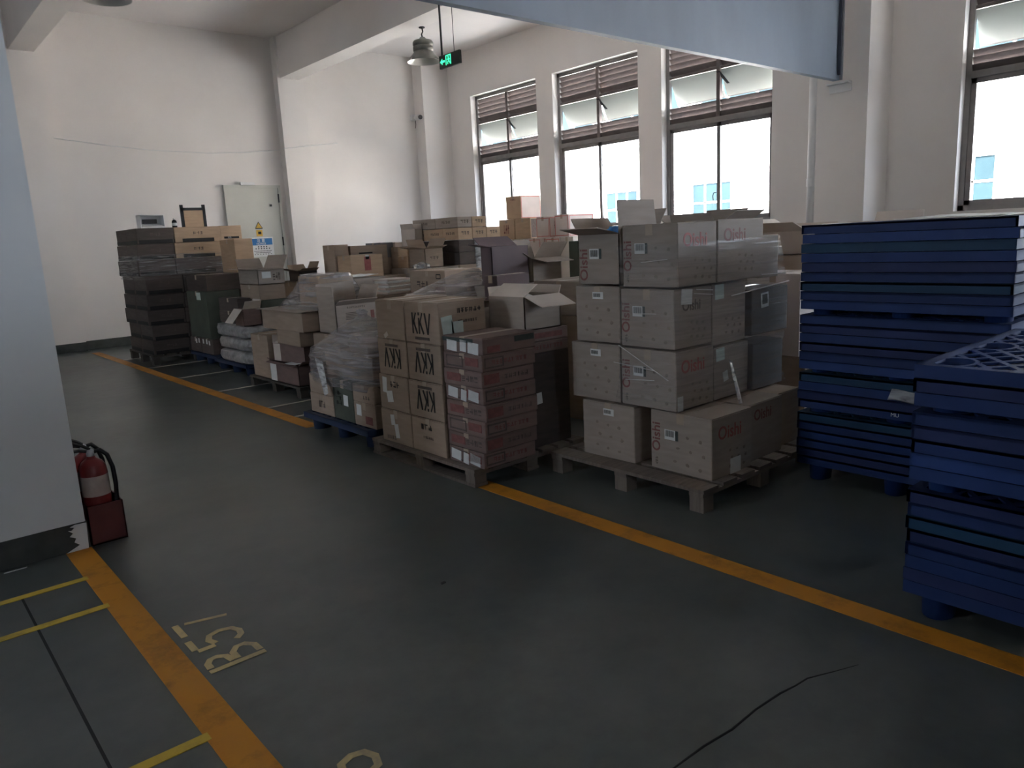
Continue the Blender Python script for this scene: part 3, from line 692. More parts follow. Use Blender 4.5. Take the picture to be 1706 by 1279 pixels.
def sheet(name, label, cat, pts, m, t=.003, seed=1, amp=.012, nx=14, ny=8):
    """crumpled sheet spanning four corner points"""
    q = MB(); a, b, c, d_ = [Vector(p) for p in pts]
    for s in (0, 1):
        for i in range(nx+1):
            for j in range(ny+1):
                u, v = i/nx, j/ny; p = (a*(1-u)+b*u)*(1-v)+(d_*(1-u)+c*u)*v
                q.v.append((p.x, p.y, p.z+amp*noise.noise((p.x*7+seed, p.y*7, seed))+amp+s*t))
    st_ = (nx+1)*(ny+1); I = lambda i, j, s: s*st_+i*(ny+1)+j
    for i in range(nx):
        for j in range(ny):
            q.f.append((I(i, j, 0), I(i, j+1, 0), I(i+1, j+1, 0), I(i+1, j, 0))); q.f.append((I(i, j, 1), I(i+1, j, 1), I(i+1, j+1, 1), I(i, j+1, 1)))
    for i in range(nx): q.f.append((I(i, 0, 0), I(i+1, 0, 0), I(i+1, 0, 1), I(i, 0, 1))); q.f.append((I(i+1, ny, 0), I(i, ny, 0), I(i, ny, 1), I(i+1, ny, 1)))
    for j in range(ny): q.f.append((I(0, j+1, 0), I(0, j, 0), I(0, j, 1), I(0, j+1, 1))); q.f.append((I(nx, j, 0), I(nx, j+1, 0), I(nx, j+1, 1), I(nx, j, 1)))
    o = q.build(name, m, smooth=True)
    return tag(o, label, cat)
zt7 = Z7[-1]+.15
sheet('cardboard_sheet', 'flat white cardboard sheet lying on the tall blue pallet stack', 'sheet', [(4.25, 1.25, zt7), (5.0, 1.25, zt7), (5.0, 1.75, zt7+.012), (4.3, 1.78, zt7)], PAPER, seed=3, amp=.006)
sheet('plastic_scrap', 'crumpled clear plastic scrap caught between the two blue stacks', 'plastic scrap', [(3.99, 1.62, .58), (4.03, 1.42, .60), (4.035, 1.42, .54), (3.99, 1.64, .52)], WRAPW, seed=5, amp=.03, nx=10, ny=6)

def loft(name, secs, m, parent=None, n=56, amp=.012, freq=(9, 9, 30), seed=0, power=5.0):
    """closed skin through horizontal superellipse sections (z, cx, cy, hx, hy)"""
    q = MB(); rows = []
    full = []
    for a, b in zip(secs[:-1], secs[1:]):
        for k in range(5): t = k/5; full.append([a[i]*(1-t)+b[i]*t for i in range(5)])
    full.append(list(secs[-1]))
    for z, cx, cy, hx, hy in full:
        row = []
        for i in range(n):
            t = 2*math.pi*i/n; c, s = math.cos(t), math.sin(t)
            k = (abs(c)**power+abs(s)**power)**(-1/power)
            x, y = cx+hx*c*k, cy+hy*s*k
            nz = noise.noise((x*freq[0]+seed, y*freq[1], z*freq[2]))+.5*noise.noise((x*freq[0]*2+seed, y*freq[1]*2, z*freq[2]*2))
            f = amp*nz
            row.append(len(q.v)); q.v.append((x+c*f, y+s*f, z+amp*.4*noise.noise((x*11, y*11, seed+z))))
        rows.append(row)
    for r0_, r1_ in zip(rows[:-1], rows[1:]):
        for i in range(n): k = (i+1) % n; q.f.append((r0_[i], r0_[k], r1_[k], r1_[i]))
    q.f.append(tuple(rows[-1]))
    return q.build(name, m, parent, smooth=True)

# ---- pallet with red-lettered cartons (front right)
wood_pallet('bare wooden pallet carrying the red-lettered cartons', 3.20, 4.42, 2.23, 3.39, .13)
BAR = [('rect', '-x', -.17, .62, .075, .058, PAPER), ('barcode', '-x', -.17, .64, .06, .036, INKB), ('rect', '-x', -.055, .62, .018, .058, INKG)]
def redmarks(side=True, front=True, bar=True, low=False):
    k = []
    if front: k += [('text', '-x', -.40, .50 if not low else .55, 'Oishi', .082, 90, INKRD), ('blobs', '-x', .12, .42, .26, .24, INKS), ('glyphs', '-x', -.40, .14, .05, .02, INKF, 90)]
    if front and bar: k += BAR
    if side: k += [('text', '-y', -.06, .72, 'Oishi', .105, 0, INKR), ('blobs', '-y', .12, .28, .20, .14, INKS)]
    return k
LBLS = [('rect', '-x', .02, .84, .082, .042, PAPER), ('barcode', '-x', .0, .845, .055, .022, INKB), ('blobs', '-x', 0, .42, .26, .22, INKS)]
G6 = 'red-lettered cartons on the bare wooden pallet'
carton('far carton of the bottom tier, red-lettered stack on bare pallet', 3.335, 3.70, 2.815, 3.225, .13, .475, CARDG, 1, LBLS, group=G6)
carton('near carton of the bottom tier with barcode and white tag', 3.36, 3.745, 2.285, 2.705, .13, .478, CARDG, -1, redmarks(low=True)+[('rect', '-y', .08, .13, .10, .09, PAPER)], group=G6)
carton('bottom tier carton behind the near barcoded one on the wooden pallet', 3.775, 4.14, 2.32, 2.70, .13, .475, CARDG, 0, [('text', '-y', -.1, .78, 'Oishi', .09, 0, INKRD)], group=G6)
carton('end carton of the bottom tier next to the blue pallets', 4.155, 4.42, 2.36, 2.72, .13, .47, CARD, 0, (), group=G6)
carton('far carton of the second tier with small white label', 3.345, 3.70, 2.925, 3.315, .487, .835, CARDG, .6, LBLS, group=G6)
carton('near carton of the second tier with framed barcode label', 3.35, 3.705, 2.515, 2.912, .487, .825, CARDG, 0, redmarks(low=True)+[('rect', '-y', -.40, .12, .05, .085, PAPER)], group=G6)
carton('second tier carton with pale green note, behind the near one', 3.72, 4.08, 2.52, 2.90, .487, .80, CARDG, 0, [('rect', '-y', -.33, .86, .085, .075, PAPERG, 3), ('rect', '-y', -.18, .42, .05, .06, PAPER, 12)], group=G6)
carton('dark carton of the second tier beside the blue pallets', 4.10, 4.45, 2.50, 2.92, .487, .775, CARDD, 0, (), group=G6)
carton('far carton of the third tier with small white label', 3.35, 3.70, 2.925, 3.27, .845, 1.18, CARDG, 2.0, LBLS, group=G6)
carton('near carton of the third tier with white note on its side', 3.35, 3.70, 2.525, 2.905, .838, 1.17, CARDG, 0, redmarks(side=False)+[('rect', '-y', -.18, .86, .10, .085, PAPER, -4), ('text', '-y', -.05, .70, 'Oishi', .08, 0, INKF), ('blobs', '-y', .1, .3, .16, .12, INKS)], group=G6)
carton('third tier carton with pale green note, behind the near one', 3.715, 4.06, 2.53, 2.90, .812, 1.17, CARDG, 0, [('rect', '-y', -.30, .87, .09, .085, PAPERG, 1), ('blobs', '-y', .1, .3, .2, .12, INKS)], group=G6)
carton('dark film-wrapped carton of the third tier with barcode', 4.08, 4.50, 2.50, 2.92, .83, 1.11, CARDD, 0, [('rect', '-y', -.15, .74, .085, .09, PAPER, 4), ('barcode', '-y', -.15, .76, .06, .06, INKB, 4)], group=G6)
carton('near closed carton of the top tier with bright red lettering', 3.352, 3.712, 2.50, 2.885, 1.182, 1.528, CARDG, 0, redmarks(), group=G6)
carton('top tier closed carton with faded red lettering under film', 3.725, 4.20, 2.50, 2.89, 1.182, 1.535, CARDG, 0, [('text', '-y', -.14, .74, 'Oishi', .105, 0, INKRD), ('blobs', '-y', .1, .3, .2, .12, INKS)], group=G6)
carton('small end carton of the top tier, lower than its neighbours', 4.21, 4.43, 2.53, 2.85, 1.17, 1.43, CARDG, 0, (), group=G6)
oc = carton('open top tier carton with raised flaps and blue film inside', 3.345, 3.70, 2.905, 3.23, 1.19, 1.485, CARDG, 0, [('rect', '-x', -.10, .62, .075, .06, PAPER), ('barcode', '-x', -.10, .63, .06, .04, INKB), ('rect', '-x', .05, .62, .018, .06, INKG), ('text', '-x', -.36, .40, 'Oishi', .09, 90, INKRD)], opened={'-x': (78, .17), '+x': (38, .17), '-y': (-6, .19), '+y': (35, .12)}, group=G6)
bf = loft('crumpled_film', [(1.40, 3.52, 3.06, .10, .09), (1.47, 3.52, 3.06, .11, .09), (1.52, 3.53, 3.05, .07, .06), (1.535, 3.53, 3.05, .02, .02)], BLUEF, amp=.03, freq=(22, 22, 30), seed=3, n=40, power=2.5)
tag(bf, 'crumpled blue plastic film inside the open carton', 'plastic film')
carton('open carton behind the red-lettered stack with one dark flap showing', 4.62, 5.0, 3.12, 3.5, 1.10, 1.50, CARDG, 0, (), opened={'-x': (20, .10), '+x': (25, .13), '-y': 60, '+y': 60})
carton('tall support carton under the open flap carton', 4.60, 5.05, 3.05, 3.55, 0, 1.095, CARD, 0)
fw6 = loft('stretch_wrap', [(.50, 3.90, 2.72, .59, .245), (.60, 3.88, 2.71, .575, .225), (1.0, 3.93, 2.71, .60, .228), (1.2, 3.91, 2.71, .58, .225), (1.36, 3.86, 2.70, .57, .218), (1.42, 3.85, 2.70, .56, .212)], WRAPT, amp=.010, freq=(5, 5, 24), seed=9, power=14, n=72)
bmw = bmesh.new(); bmw.from_mesh(fw6.data); bmesh.ops.delete(bmw, geom=[f for f in bmw.faces if len(f.verts) > 4], context='FACES'); bmw.to_mesh(fw6.data); bmw.free()
tag(fw6, 'clear stretch film wound round the red-lettered cartons', 'stretch film')
sheet('film_tail', 'loose tail of film hanging down the red-lettered cartons', 'film', [(3.80, 2.475, .72), (3.84, 2.475, .70), (3.72, 2.33, .485), (3.69, 2.335, .48)], WRAPW, seed=8, amp=.01, nx=4, ny=12)

for a, b, w_ in (((3.338, 2.96, .735), (3.338, 2.66, .712), .0022), ((3.338, 2.87, .64), (3.338, 2.66, .655), .003), ((3.338, 2.80, 1.03), (3.338, 2.64, 1.035), .0018), ((3.338, 2.92, .84), (3.338, 2.56, .665), .003), ((3.338, 2.74, 1.32), (3.338, 2.56, 1.335), .0022),
                 ((3.46, 2.46, 1.165), (3.62, 2.462, 1.15), .003), ((3.44, 2.46, 1.145), (3.62, 2.462, 1.125), .002), ((3.80, 2.462, 1.10), (4.44, 2.46, 1.14), .004), ((4.12, 2.462, 1.20), (4.40, 2.46, 1.19), .003)):
    MB().tube([a, b], w_, 5).build('film_glint', CLOTHP, fw6)  # white tubes added as glints along the film
# ---- wooden pallet with the black-lettered cartons and the flat red cartons
wood_pallet('wooden pallet standing on the orange line under black-lettered cartons', 2.655, 3.62, 3.50, 4.70, .115, runners=True)
KK = lambda rot: [('kkv', '-x', 0, .49, .215, .135, INKB, rot), ('rect', '-x', 0, .84 if rot else .12, .16, .018, INKF, rot)]
G5 = 'cartons with black brush letters'
rows = [(.117, .352), (.355, .60), (.603, .853), (.856, 1.118)]
kw = dict(group=G5)
carton('bottom far carton of the black-lettered stack with white labels', 2.69, 3.05, 4.22, 4.60, *rows[0], CARD, 0, [('rect', '-x', -.1, .70, .05, .075, PAPER, 6), ('rect', '-x', .02, .38, .05, .10, PAPER, 8), ('glyphs', '-x', -.18, .15, .12, .03, INKF)], **kw)
carton('bottom near carton of the black-lettered stack with dark print', 2.69, 3.05, 3.83, 4.21, *rows[0], CARD, 0, [('glyphs', '-x', -.05, .75, .14, .04, INKB), ('glyphs', '-x', 0, .45, .12, .02, INKF)], **kw)
carton('second tier far carton of black-lettered stack with two white labels', 2.69, 3.05, 4.225, 4.59, *rows[1], CARD, 0, [('rect', '-x', -.30, .70, .055, .11, PAPER, -3), ('rect', '-x', -.14, .38, .075, .08, PAPER, 8), ('glyphs', '-x', .05, .75, .12, .045, INKB)], **kw)
carton('second tier near carton with upside-down black letters', 2.69, 3.05, 3.83, 4.215, *rows[1], CARD, 0, KK(180), **kw)
carton('third tier far carton with upside-down black letters', 2.69, 3.05, 4.21, 4.57, *rows[2], CARD, 0, KK(180), **kw)
carton('third tier near carton with upside-down black letters', 2.69, 3.05, 3.82, 4.20, *rows[2], CARD, 0, KK(180), **kw)
carton('plain top far carton of the black-lettered stack', 2.685, 3.05, 4.20, 4.55, .856, 1.122, CARD, 0, [('rect', '-x', -.18, .10, .05, .03, CARDP, 30)], **kw)
carton('top near carton with upright black letters and pale side labels', 2.68, 3.05, 3.80, 4.185, *rows[3], CARD, 0, KK(0)+[('rect', '-y', -.33, .45, .085, .12, PAPERG, 6), ('rect', '-y', -.12, .32, .09, .11, PAPERG, 0), ('glyphs', '-y', .14, .78, .2, .033, INKB), ('glyphs', '-y', .10, .52, .16, .02, INKF)], **kw)
for i in range(8):
    z0 = .117+.1008*i
    mk = [('frame', '-x', -.2, .5, .17, .07, INKF), ('rect', '-x', .25, .55, .13, .05, INKRD), ('glyphs', '-y', 0, .5, .28, .03, INKRD), ('frame', '-y', -.28, .5, .15, .065, INKF)]
    if i % 2: mk = [('rect', '-x', -.22, .5, .14, .05, INKRD), ('glyphs', '-x', .2, .5, .16, .04, INKF), ('rect', '-y', -.32, .5, .12, .06, INKRD), ('glyphs', '-y', .15, .5, .2, .03, INKF)]
    if i == 7: mk = [('rect', '-x', -.12, .80, .30, .025, INKG), ('rect', '-x', -.27, .42, .10, .065, PAPER, -4), ('rect', '-x', .02, .46, .06, .07, PAPER, -4), ('rect', '-x', .27, .36, .10, .07, PAPER, -5), ('rect', '-y', .28, .7, .16, .035, INKG), ('rect', '-y', -.3, .3, .1, .04, INKRD)]
    if i in (0, 4): mk += [('rect', '-x', -.29, .5, .10, .065, PAPER, -5), ('rect', '-x', .0, .4, .055, .07, PAPER, -8), ('rect', '-x', .26, .45, .10, .065, PAPER, -6)]
    carton(f'flat reddish carton, {ORD[i]} from the bottom of the flat carton stack', 2.70+.004*math.sin(i*2), 3.125+.004*math.sin(i*2), 3.425+.012*math.sin(i*1.7)+(.03 if i < 1 else 0), 3.805+.006*math.sin(i*1.7), z0, z0+.099, CARDR, .8*math.sin(i*3), mk, group='flat reddish cartons stacked at the pallet corner')
carton('tall grey-brown carton behind the flat reddish cartons with white tag', 3.16, 3.56, 3.56, 4.0, .117, .745, CARDD, 0, [('rect', '-y', -.28, .52, .10, .075, PAPER, 5)])
carton('lower of two reddish flat cartons on the tall carton', 3.16, 3.55, 3.55, 3.96, .748, .82, CARDR, 1, [('glyphs', '-y', 0, .5, .28, .03, INKRD)])
carton('upper of two reddish flat cartons on the tall carton', 3.17, 3.56, 3.56, 3.96, .822, .895, CARDR, -1, [('rect', '-y', 0, .5, .28, .035, INKRD)])
carton('open grey carton with drooping front flap and paper inside', 3.20, 3.52, 3.585, 3.94, .897, 1.115, CARDG, 0, (), opened={'-y': (112, .17), '+y': (20, .06), '-x': (-60, .15), '+x': (30, .06)}, inm=CARDP)
pi = loft('crumpled_paper', [(1.0, 3.33, 3.78, .10, .11), (1.09, 3.33, 3.78, .11, .12), (1.135, 3.31, 3.82, .07, .08), (1.145, 3.3, 3.83, .03, .03)], CLOTHP, amp=.03, freq=(20, 20, 20), seed=21, n=36, power=2.4)
tag(pi, 'crumpled white paper in the open grey carton', 'paper')
carton('plain carton filling the back of the black-lettered pallet', 3.10, 3.6, 4.05, 4.65, .117, .78, CARD, 0)
carton('wide dull carton lying behind the upright black letters', 3.08, 3.56, 4.04, 4.60, .783, 1.03, CARDG, 2, (), opened={'-x': (-70, .2), '+x': (-80, .2)})

# ---- shrink-wrapped lump on a blue pallet
plastic_pallet('dark blue plastic pallet under the shrink-wrapped bundle', 3.215, 5.30, 0, 0, 0, navy=True)
Z4 = .152
carton('small carton at the far corner under the wrapped bundle, lower one', 2.72, 3.10, 5.38, 5.78, Z4, .315, CARD, 0, [('glyphs', '-x', 0, .5, .12, .06, INKF)])
carton('small carton at the far corner under the wrapped bundle, upper one', 2.72, 3.10, 5.37, 5.77, .318, .475, CARD, 0)
carton('dark green carton with white tag under the wrapped bundle', 2.72, 3.10, 5.06, 5.37, Z4, .47, CARDGR, 0, [('rect', '-x', .15, .52, .07, .085, PAPER, -2), ('glyphs', '-x', -.2, .55, .12, .1, INKB, 90)])
carton('brown carton with white tag at the near corner below the bundle', 2.72, 3.10, 4.74, 5.05, Z4, .335, CARD, 0, [('rect', '-x', -.25, .66, .07, .085, PAPER, -2), ('rect', '-x', .2, .3, .10, .06, INKRD)])
carton('brown carton under the film at the near corner', 2.72, 3.10, 4.74, 5.05, .338, .47, CARD, 0, [('glyphs', '-x', .15, .3, .1, .03, INKF)])
carton('plain carton at the back of the wrapped pallet', 3.22, 3.66, 4.78, 5.75, Z4, .6, CARD, 0)
carton('carton inside the shrink-wrap, lower', 2.80, 3.20, 4.90, 5.58, .478, .66, CARD, 3)
carton('carton inside the shrink-wrap, upper', 2.90, 3.16, 5.06, 5.38, .663, .80, CARDG, -4)
lw = loft('shrink_wrap', [(.42, 2.99, 5.26, .29, .53), (.50, 2.99, 5.26, .30, .545), (.62, 2.99, 5.27, .30, .54), (.69, 2.99, 5.26, .29, .52), (.80, 3.0, 5.22, .22, .34), (.88, 3.0, 5.22, .15, .20), (.92, 3.0, 5.24, .07, .09), (.945, 2.99, 5.27, .035, .045), (.985, 2.985, 5.29, .03, .04), (1.0, 2.985, 5.29, .012, .015)], WRAP, amp=.022, freq=(6, 6, 26), seed=2, power=5.5, n=88)
tag(lw, 'shrink-wrapped bundle with a twisted film knot on top', 'wrapped bundle')
sheet('film_tail', 'loose white tail of film hanging down the wrapped bundle', 'film', [(2.665, 5.52, .62), (2.665, 5.38, .60), (2.66, 5.33, .36), (2.655, 5.39, .33)], WRAPW, seed=11, amp=.01, nx=6, ny=10)

# ---- cartons behind the bundle
carton('plain base carton behind the wrapped bundle', 3.36, 3.95, 6.40, 6.94, 0, .66, CARD, 0)
carton('open carton with four raised flaps and printed side behind the bundle', 3.40, 3.84, 6.50, 6.86, .663, .935, CARDG, 0, [('lines', '-y', -.08, .60, .16, .075, INKF), ('glyphs', '-y', 0, .90, .2, .02, INKF), ('rect', '-y', .40, .55, .04, .10, INKRD)], opened={'-y': (55, .08), '+y': (8, .20), '-x': (4, .18), '+x': (20, .18)}, inm=CARDG)

# ---- pallet with messy open cartons
wood_pallet('dark wooden pallet under the messy open cartons', 3.20, 4.02, 7.02, 8.30, .115, WOODD, 6)
carton('tall brown carton at the far corner of the messy pallet', 3.24, 3.64, 7.80, 8.24, .117, .585, CARD, 0)
carton('low carton with white printed end at the front of messy pallet', 3.22, 3.60, 7.06, 7.74, .117, .325, CARDR, 0, [('rect', '-x', -.38, .5, .15, .20, PAPER, 0), ('glyphs', '-x', -.38, .18, .10, .03, INKB)], opened={'-x': (100, .05), '+x': (40, .1), '-y': (60, .1), '+y': (80, .1)})
sheet('loose_papers', 'loose white papers on the low open carton', 'paper', [(3.20, 7.32, .325), (3.36, 7.32, .335), (3.36, 7.08, .335), (3.20, 7.08, .33)], PAPER, seed=4, amp=.008, nx=8, ny=6)
carton('open carton with pale torn side in the middle of messy pallet', 3.27, 3.66, 7.05, 7.70, .33, .52, CARDR, 4, [('rect', '-x', -.36, .5, .14, .18, CARDP)], opened={'-x': (-75, .1), '+x': (30, .1), '+y': (10, .08)}, inm=CARDP)
carton('shallow brown tray carton above the torn open carton', 3.25, 3.62, 6.98, 7.56, .523, .67, CARD, -2, (), opened={'-x': (-60, .08), '+x': (50, .08)})
carton('wide olive-brown carton on top of the messy pallet', 3.24, 3.78, 6.90, 7.86, .672, .865, CARD, 0, [('rect', '-y', .1, .8, .22, .03, INKB)], tape=False)
sheet('loose_cover', 'loose pale cardboard cover lying on the wide olive-brown carton', 'lid', [(3.20, 7.92, .868), (3.86, 7.92, .872), (3.86, 6.86, .875), (3.20, 6.86, .868)], CARDG, seed=14, amp=.006)
carton('plain carton at the back of the messy pallet', 3.72, 4.02, 7.1, 8.2, .117, .66, CARD, 0)
carton('brown carton inside the draped film cone', 3.55, 3.95, 7.10, 7.55, .885, 1.20, CARDT, 0)
fc = loft('draped_film', [(.885, 3.72, 7.30, .40, .52), (.94, 3.72, 7.30, .36, .46), (1.05, 3.74, 7.31, .28, .34), (1.16, 3.75, 7.32, .235, .265), (1.215, 3.75, 7.32, .215, .24), (1.222, 3.75, 7.32, .15, .17)], WRAP, amp=.014, freq=(24, 24, 5), seed=31, power=4, n=80)
tag(fc, 'sheet of film draped like a cone over a brown carton', 'film')
# stack behind with white-labelled open carton
carton('green-black tall carton standing behind the milky bundles', 3.60, 3.95, 8.72, 9.28, .62, .90, CARDGR, 0, [('rect', '-y', -.1, .5, .09, .09, PAPER)])
carton('middle brown carton below the white-labelled open carton', 3.60, 3.93, 8.74, 9.30, .903, 1.085, CARD, 0)
carton('open carton with white label and one flap tipped up', 3.59, 3.92, 8.70, 9.28, 1.088, 1.265, CARDG, 0, [('rect', '-y', -.18, .62, .11, .075, PAPER), ('glyphs', '-y', .2, .5, .1, .1, INKF)], opened={'-y': (95, .06), '+y': (35, .15), '-x': (84, .14), '+x': (25, .17)})
# ---- milky bundles on a blue pallet
plastic_pallet('dark blue plastic pallet under the milky plastic bundles', 3.92, 9.35, 0, 0, 0, navy=True)
G2 = 'milky plastic bundles stacked on one pallet'
for i, (za, zb, dx) in enumerate(((.152, .30, 0), (.303, .46, .012), (.463, .62, -.01))):
    o = loft('plastic_bundle', [(za, 3.70+dx, 9.18, .30, .46), (za+.02, 3.70+dx, 9.18, .335, .52), ((za+zb)/2, 3.70+dx, 9.18, .345, .535), (zb-.02, 3.70+dx, 9.18, .33, .515), (zb, 3.70+dx, 9.18, .28, .45)], mat('milky_plastic', (.33, .32, .31), .3, .4, 14), amp=.022, freq=(9, 9, 14), seed=i*7, power=7, n=56)
    tag(o, f'milky plastic-wrapped bundle, {("lowest","middle","uppermost")[i]} of three on the blue pallet', 'bundle', G2)
carton('brown carton lying on the milky bundles, lower', 3.42, 3.58, 9.0, 9.62, .623, .77, CARDD, 0)
carton('brown carton lying on the milky bundles, upper', 3.42, 3.58, 8.98, 9.60, .773, .93, CARDD, 0)
cf = carton('small open carton with curled pale flap on the milky bundles', 3.36, 3.58, 8.70, 8.95, .623, .82, CARDR, 0, (), opened={'-x': (140, .20), '-y': (40, .12), '+x': (10, .1)}, inm=CARDP)
# ---- dark cartons between the bundles and the far stack
plastic_pallet('navy plastic pallet in the shade beside the far dark stack', 3.98, 10.44, 0, 0, 0, navy=True)
carton('small dark carton with white tags, nearer of two', 3.44, 3.85, 10.06, 10.50, Z4, .355, CARDD, 0, [('rect', '-x', -.3, .8, .05, .06, PAPER), ('rect', '-x', .0, .8, .05, .06, PAPER), ('rect', '-x', .22, .76, .05, .06, PAPER)])
carton('small dark carton with white tags, farther of two', 3.44, 3.85, 10.52, 10.93, Z4, .355, CARDD, 0, [('rect', '-x', .1, .75, .05, .06, PAPER), ('rect', '-x', .36, .8, .05, .06, PAPER)])
carton('dark green upright carton with pale top label in the shade', 3.45, 3.90, 10.12, 10.88, .358, .985, CARDGR, 0, [('rect', '-x', .12, .90, .16, .10, PAPERG)])
carton('dark brown carton on the green upright carton', 3.47, 3.95, 10.15, 10.85, .988, 1.2, CARDD, 2)
# brown column in front of the door
carton('plain lower carton of the column before the door', 4.02, 4.46, 10.30, 10.95, .152, .70, CARD, 0)
carton('plain middle carton of the column before the door', 4.02, 4.46, 10.32, 10.95, .703, 1.2, CARD, 0)
carton('warm tan carton at the foot of the notice sign, tape at its base', 4.02, 4.28, 10.42, 10.95, 1.203, 1.655, CARDT, 0, [('rect', '-y', 0, .12, .25, .02, INKF), ('rect', '-y', .05, .22, .04, .08, PAPER)])

# ---- tall dark stack at the far left
wood_pallet('dark pallet under the tall far stack', 2.93, 4.15, 10.98, 12.15, .14, WOODD)
G1 = 'dark cartons in the tall far stack'
tiers = [(.142, .335), (.337, .545), (.547, .755), (.757, .96), (.962, 1.215), (1.217, 1.43), (1.432, 1.645), (1.647, 1.86)]
cellname = {(0, 0): 'near front', (0, 1): 'far front', (1, 0): 'near inner', (1, 1): 'far inner'}
for ti, (za, zb) in enumerate(tiers):
    j = .018*math.sin(ti*2.1); yn = 10.99 if ti < 5 else 11.12
    xs = (2.955+j, 3.45+j, 4.10+j)
    for a in (0, 1):
        for b, (ya, yb) in enumerate(((yn, (yn+12.12)/2-.004), ((yn+12.12)/2+.004, 12.12))):
            if b == 1 and a == 1: continue
            mm = CARDD if not (ti >= 6 and a == 1) else CARDT
            mk = [('rect', '-x', 0, .13, .50, .05, INKB), ('rect', '-y', 0, .13, .44, .05, INKB), ('glyphs', '-y', 0, .6, .14, .045, INKF)]
            carton(f'dark carton, {ORD[ti]} tier, {cellname[(a, b)]} of the tall far stack', xs[a]+.003, xs[a+1]-.003, ya, yb, za, zb-.003, mm, 0, mk, group=G1, tape=False)
carton('tan carton of the topmost tier at the right end of the far stack', 4.11, 4.42, 11.12, 11.6, 1.66, 1.86, CARDT, 0, [('rect', '-y', 0, .15, .22, .03, INKB), ('rect', '-y', -.1, .15, .05, .028, PAPER)])
carton('tan carton below the topmost one at the right end of far stack', 4.11, 4.42, 11.12, 11.6, 1.447, 1.657, CARDT, 0, [('glyphs', '-y', 0, .6, .12, .04, INKF)])
carton('tall plain carton holding up the right end of the far stack', 4.16, 4.48, 11.1, 11.62, 0, 1.444, CARDD, 0)
fw1 = loft('stretch_wrap', [(1.17, 3.53, 11.55, .60, .60), (1.22, 3.53, 11.60, .60, .515), (1.46, 3.54, 11.61, .61, .515), (1.50, 3.54, 11.61, .60, .505)], WRAPF, amp=.010, freq=(4, 4, 40), seed=44, power=16, n=72)
bmw = bmesh.new(); bmw.from_mesh(fw1.data); bmesh.ops.delete(bmw, geom=[f for f in bmw.faces if len(f.verts) > 4], context='FACES'); bmw.to_mesh(fw1.data); bmw.free()
tag(fw1, 'band of glinting stretch film round the tall far stack', 'stretch film')
# things on top of it
wc = thing('white_case', 'white open-fronted plastic case on top of the far stack', 'case', (3.25, 11.36, 1.862))
q = MB(); q.box(-.16, .16, .08, .09, 0, .18); q.box(-.16, -.15, -.09, .09, 0, .18); q.box(.15, .16, -.09, .09, 0, .18); q.box(-.16, .16, -.09, .09, .17, .18); q.box(-.16, .16, -.09, .09, 0, .01)
q.build('shell', WHITEP, wc); MB().box(-.09, .10, .06, .08, .065, .125).build('dark_panel', mat('panel_grey', (.10, .09, .09), .5), wc)
sl = MB(); sl.slab((-.15, -.088, .01), (.15, -.088, .01), (.11, .06, .055), (-.11, .06, .055), (0, -.3, 1), .006); sl.build('sloping_tray', WHITEP, wc)
bo = thing('bottle', 'small dark bottle with pale cap on the far stack', 'bottle', (3.565, 11.36, 1.862))
MB().lathe([(.030, 0), (.034, .006), (.034, .075), (.030, .095), (.016, .105), (.013, .112)], 16).build('bottle_body', BLACK, bo, smooth=True)
MB().lathe([(.0345, .025), (.0345, .065)], 16, cap=False).build('label', PAPER, bo)
MB().lathe([(.015, .110), (.015, .13)], 12).build('cap', WHITEP, bo)
fb2 = thing('framed_board', 'brown board leaning in a black metal frame on the far stack', 'board', (3.86, 11.42, 1.862))
f = MB(); f.box(-.175, -.135, -.015, .015, 0, .315); f.box(.135, .175, -.015, .015, 0, .315); f.box(-.175, .175, -.015, .015, .235, .275)
f.build('frame', BLACK, fb2); MB().box(-.135, .135, -.01, .008, 0, .235).build('board', CARDT, fb2)

# ---- second row and further back
wood_pallet('wooden pallet under the cartons with the red-printed one', 4.55, 5.42, 8.2, 9.3, .12)
carton('plain lower carton supporting the red-printed carton', 4.6, 5.4, 8.3, 9.1, .122, .70, CARD, 0)
carton('plain upper carton supporting the red-printed carton', 4.6, 5.4, 8.32, 9.08, .703, 1.09, CARD, 0)
carton('tan carton with red print on its tape seam', 4.62, 5.08, 8.33, 8.66, 1.093, 1.37, CARDT, 0, [('rect', '-y', .02, .60, .09, .17, INKR), ('rect', '-y', .02, .88, .05, .05, PAPER)])
carton('narrow tall brown carton left of the red-printed one', 4.60, 4.80, 8.68, 8.98, 1.093, 1.505, CARD, 0)
carton('brown carton lying behind the red-printed one', 4.85, 5.4, 8.72, 9.05, 1.093, 1.48, CARD, 0, [('rect', '-y', -.1, .75, .2, .02, INKB)])
carton('tall plain base carton of the open far carton', 4.18, 4.53, 8.95, 9.4, .152, 1.08, CARD, 0)
carton('small far open carton with flap roof left of the brown column', 4.25, 4.50, 9.0, 9.28, 1.083, 1.20, CARDD, 0, (), opened={'-x': (75, .14), '+x': (25, .12), '-y': (70, .10), '+y': (40, .1)}, inm=CARD)
# red-foil packet and papers
sheet('loose_papers', 'white leaflets lying before the red-printed carton', 'paper', [(4.1, 7.9, 1.13), (4.5, 7.9, 1.14), (4.5, 7.5, 1.14), (4.1, 7.5, 1.13)], PAPER, seed=17, amp=.012, nx=8, ny=6)
carton('plain carton under the white leaflets', 4.05, 4.56, 7.45, 8.0, 0, 1.128, CARDG, 0)
